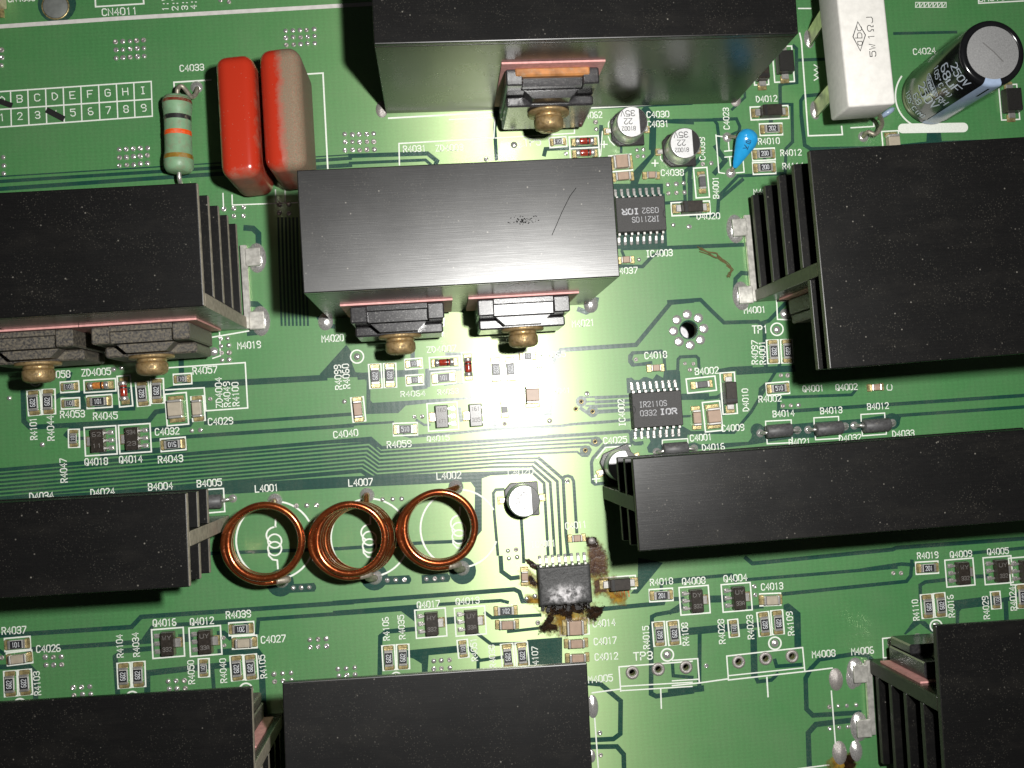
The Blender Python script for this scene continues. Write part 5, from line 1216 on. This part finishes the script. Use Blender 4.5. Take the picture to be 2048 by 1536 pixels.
# white cement resistor on metal legs
def cement():
    zt, zb = 1.95, 1.08; bl = W('T3', 1022, 626, zt); br = W('T3', 1300, 607, zt); ex = (br-bl).normalized(); ang = math.atan2(ex.y, ex.x); wd = (br-bl).length; ln = 2.55
    t = thing('cement_resistor', 'white cement block resistor printed 5W standing on metal legs', 'resistor', (bl.x, bl.y, 0), ang)
    obj('block', finish(box_bm(wd, ln, zt-zb, 0.05, 3, (wd/2, ln/2, zb)), 'block', True), 'cement_white', t)
    L = lambda x, y, z=0: local(t, W('T3', x, y, z))
    for (x0, y0), (x1, y1) in (((790, 228), (868, 120)), ((825, 645), (905, 545))):
        a = L(x0, y0, 0); b = Vector((0.02, a.y+0.05, zb+0.2)); b_ = bmesh.new(); wv = Vector((0, 0.17, 0)); tv = Vector((0.02, 0, 0.0))
        q = [a-wv, a+wv, Vector((b.x, a.y+0.17, b.z)), Vector((b.x, a.y-0.17, b.z))]; va = [b_.verts.new(v-tv) for v in q]; vb = [b_.verts.new(v+tv) for v in q]
        b_.faces.new(va); b_.faces.new(list(reversed(vb)))
        for i in range(4): b_.faces.new((va[i], vb[i], vb[(i+1) % 4], va[(i+1) % 4]))
        bmesh.ops.recalc_face_normals(b_, faces=b_.faces[:]); obj('leg', b_, 'leg_metal', t)
        o = obj('solder_joint', lathe_mesh([(1, 0), (0.93, 0.18), (0.74, 0.48), (0.45, 0.78), (0.2, 0.95), (0, 1.0)], 14), 'solder', t, (a.x, a.y, 0.003)); o.scale = (0.11, 0.2, 0.07)
    obj('lead', tube_mesh(smooth_path([L(1180, 640, zb+0.2), L(1210, 690, 0.8), L(1215, 735, 0.55), L(1180, 785, 0.35), L(1135, 772, 0.28), L(1112, 795, 0.12), L(1108, 800, 0)], 5), 0.045, 8), 'lead_dull', t)
    q = L(1108, 800); o = obj('solder_joint', lathe_mesh([(1, 0), (0.93, 0.18), (0.74, 0.48), (0.45, 0.78), (0.2, 0.95), (0, 1.0)], 14), 'solder', t, (q.x, q.y, 0.003)); o.scale = (0.115, 0.115, 0.07)
    T = lambda x, y: L(x, y, zt).to_2d()
    dm = bmesh.new(); ribbon(dm, [T(1075, 128), T(1120, 205), T(1090, 298), T(1047, 215)], 0.018, 0, True); obj('printed_diamond', dm, 'cement_ink', t, (0, 0, zt+0.003))
    text_on(t, 'abc', T(1102, 265), T(1096, 150), 0.13, zt+0.003, 'cement_ink', 0.10); text_on(t, '5W', T(1182, 330), T(1176, 258), 0.115, zt+0.0035, 'cement_ink', 0.13); text_on(t, '1wJ', T(1172, 230), T(1160, 100), 0.115, zt+0.003, 'cement_ink', 0.12)
cement()
# tall electrolytic capacitor
def tall_cap():
    hgt = 2.45; p = W('T3', 1866, 308, hgt); r = 0.625
    t = thing('electrolytic_capacitor', 'tall black electrolytic capacitor with silver top and pale stripe marked 68uF 250V', 'capacitor', (p.x, p.y, 0))
    obj('sleeve', lathe_mesh([(0, 0.02), (r*0.93, 0.02), (r*0.97, 0.06), (r*0.95, 0.16), (r*0.96, 0.22), (r, 0.28), (r, hgt-0.09), (r*0.985, hgt-0.03), (r*0.93, hgt), (r*0.80, hgt+0.002), (r*0.80, hgt-0.02)], 48), 'sleeve_black', t)
    n = 48; tb = bmesh.new(); lathe_bm([(r*0.805, hgt-0.006), (r*0.45, hgt+0.012), (0, hgt+0.032)], n, tb); top = obj('vented_top', finish(tb, 'top'), 'aluminium_disc', t)
    vb = bmesh.new()
    for a in (math.radians(-42), math.radians(138)): ribbon(vb, [(r*q_*math.cos(a), r*q_*math.sin(a)) for q_ in (0.01, 0.45, 0.74)], 0.024, 0.0001*a)
    for v in vb.verts: v.co.z += 0.036-0.047*v.co.to_2d().length/(r*0.8)
    obj('vent_score', vb, 'aluminium_can', top, (0, 0, hgt+0.002))
    def wrap(name, strokes, wdt, m, parent=t, off=0.004):
        b_ = bmesh.new()
        for k, st in enumerate(strokes):
            dd = []
            for a, b in zip(st, st[1:]):
                for i in range(3): dd.append(a.lerp(b, i/3))
            dd.append(st[-1]); ribbon(b_, dd, wdt, 0.00005*k)
        for v in b_.verts:
            th = v.co.x/r; rr = r+off+v.co.z; v.co = Vector((rr*math.cos(th), rr*math.sin(th), v.co.y))
        bmesh.ops.recalc_face_normals(b_, faces=b_.faces[:]); return obj(name, b_, m, parent)
    rad = math.radians
    # pale stripe
    sb = bmesh.new(); prof = [(r*0.97+0.003, 0.07), (r*0.955+0.003, 0.18), (r+0.003, 0.30), (r+0.003, hgt-0.09), (r*0.985+0.003, hgt-0.03), (r*0.93+0.002, hgt+0.003), (r*0.80, hgt+0.005)]
    rows = [[sb.verts.new((q*math.cos(rad(a)), q*math.sin(rad(a)), z)) for a in range(252, 288, 3)] for q, z in prof]
    for A, B in zip(rows, rows[1:]):
        for i in range(len(A)-1): sb.faces.new((A[i], A[i+1], B[i+1], B[i]))
    bmesh.ops.recalc_face_normals(sb, faces=sb.faces[:]); obj('stripe', finish(sb, 'stripe', True), 'sleeve_stripe', t)
    wrap('stripe_mark', [[Vector((rad(269)*r, hgt-0.55)), Vector((rad(269)*r, hgt-0.16))]], 0.045, 'sleeve_black', off=0.008)
    for s_, a0, a1, z, hh in (('250V', 192, 236, 2.08, 0.21), ('68uF', 182, 236, 1.74, 0.24), ('105oC(M)', 174, 238, 1.48, 0.15), ('250V', 186, 238, 0.82, 0.25), ('RH', 226, 244, 1.14, 0.19), ('68', 196, 216, 0.54, 0.18), ('105oC(M)', 182, 244, 0.30, 0.14)):
        st, w_ = text_strokes(s_, (rad(a0)*r, z), (rad(a1)*r, z), hh, 0.12); wrap('printed_text', st, w_, 'sleeve_print')
    ov = [Vector((rad(200)*r+0.24*math.cos(2*math.pi*i/24), 1.25+0.105*math.sin(2*math.pi*i/24))) for i in range(25)]; wrap('printed_logo', [ov], 0.02, 'sleeve_print')
    st, w_ = text_strokes('SAMWHA', (rad(200)*r-0.19, 1.195), (rad(200)*r+0.19, 1.195), 0.11, 0.18); wrap('printed_text', st, w_, 'sleeve_print', off=0.005)
tall_cap()
# blue ceramic drop capacitor
def blue_disc():
    zt = 0.55; a = W('T3', 432, 810, zt*0.8); b = W('T3', 350, 985, 0.12)
    c = Vector((a.x, a.y, 0)); d = Vector((b.x-a.x, b.y-a.y, 0)); ang = math.atan2(d.y, d.x); Ln = d.length
    t = thing('disc_capacitor', 'bright blue teardrop ceramic capacitor beside label C4023', 'capacitor', c, ang)
    b_ = bmesh.new(); n = 20; rings = []
    prof = [(-0.20, 0.0), (-0.185, 0.09), (-0.13, 0.17), (-0.03, 0.215), (0.08, 0.215), (0.2, 0.178), (0.33, 0.130), (0.47, 0.085), (Ln, 0.04), (Ln+0.02, 0.0)]
    for x, r in prof:
        zc = 0.42-max(0, x)*0.42
        rings.append([b_.verts.new((x, r*math.cos(2*math.pi*i/n), zc+r*0.62*math.sin(2*math.pi*i/n))) for i in range(n)])
    for A, B in zip(rings, rings[1:]):
        for i in range(n): b_.faces.new((A[i], A[(i+1) % n], B[(i+1) % n], B[i]))
    bmesh.ops.remove_doubles(b_, verts=b_.verts[:], dist=1e-4); bmesh.ops.recalc_face_normals(b_, faces=b_.faces[:]); obj('body', finish(b_, 'disc', True), 'disc_blue', t)
    L = lambda x, y, z=0: local(t, W('T3', x, y, z))
    for q in (((395, 810, 0.3), (355, 800, 0.2), (330, 800, 0.1), (312, 803, 0)), ((360, 960, 0.16), (342, 990, 0.1), (332, 1012, 0.0))):
        obj('lead', tube_mesh([L(*v) for v in q], 0.035, 8), 'lead_dull', t); e = L(*q[-1]); o = obj('solder_joint', lathe_mesh([(1, 0), (0.93, 0.18), (0.74, 0.48), (0.45, 0.78), (0.2, 0.95), (0, 1.0)], 14), 'solder', t, (e.x, e.y, 0.003)); o.scale = (0.105, 0.105, 0.06)
    text_on(t, 'B', (0.06, 0.06), (0.06, -0.03), 0.07, 0.545, 'disc_ink', 0.12); text_on(t, 'K', (0.17, 0.06), (0.17, -0.03), 0.07, 0.505, 'disc_ink', 0.12)
blue_disc()
def second_disc():
    p = W('T3', 1262, 650, 0.4); t = thing('disc_capacitor', 'pale blue ceramic capacitor mostly hidden behind the white cement resistor', 'capacitor', (p.x, p.y, 0), 0.6)
    o = obj('body', lathe_mesh([(0, -0.06), (0.12, -0.05), (0.17, 0), (0.12, 0.05), (0, 0.06)], 20), 'sleeve_stripe', t, (0, 0, 0.30), rot3=(math.pi/2, 0, 0))
    for s in (-1, 1): obj('lead', tube_mesh([(s*0.08, 0, 0.2), (s*0.08, 0, 0)], 0.03, 6), 'lead_dull', t)
second_disc()
# stud in the top-left mounting hole, connector corner at the frame edge
p = W('T1', 325, 38); t = thing('mounting_stud', 'grey round stud in the dark ring at the top left', 'stud', (p.x, p.y, 0))
obj('post', lathe_mesh([(0.24, 0.002), (0.24, 0.02), (0.225, 0.03), (0.1, 0.031), (0, 0.031)], 28), 'post_grey', t); obj('rim', lathe_mesh([(0.27, 0.003), (0.265, 0.015), (0.245, 0.015)], 28), 'flux_solder', t)
p = W('T1', -25, -20); t = thing('beige_connector', 'beige plastic connector just entering the top left corner', 'connector', (p.x, p.y, 0), ANG)
b_ = box_bm(0.42, 0.55, 0.5, 0.03, 2, (0, 0, 0)); obj('housing', b_, 'beige_plastic', t); obj('terminal', box_mesh(0.12, 0.16, 0.06, 0.01), 'flux_solder', t, (0.10, -0.36, 0.004))
# stray fibre on the board
pts = [W('M3', x, y, 0.02+0.02*math.sin(i)) for i, (x, y) in enumerate(((150, 345), (200, 372), (240, 385), (270, 400), (300, 420), (320, 445), (332, 470), (322, 495), (308, 512)))]
t = thing('dust_fibre', 'wispy brown fibre lying on the board left of the large right heatsink', 'fibre', (pts[0].x, pts[0].y, 0))
for k in range(4):
    q = [local(t, v)+Vector((random.uniform(-0.06, 0.06), random.uniform(-0.06, 0.06), 0)) for v in pts]; obj('strand', tube_mesh(smooth_path(q, 3), 0.011, 5), 'fibre_brown', t)
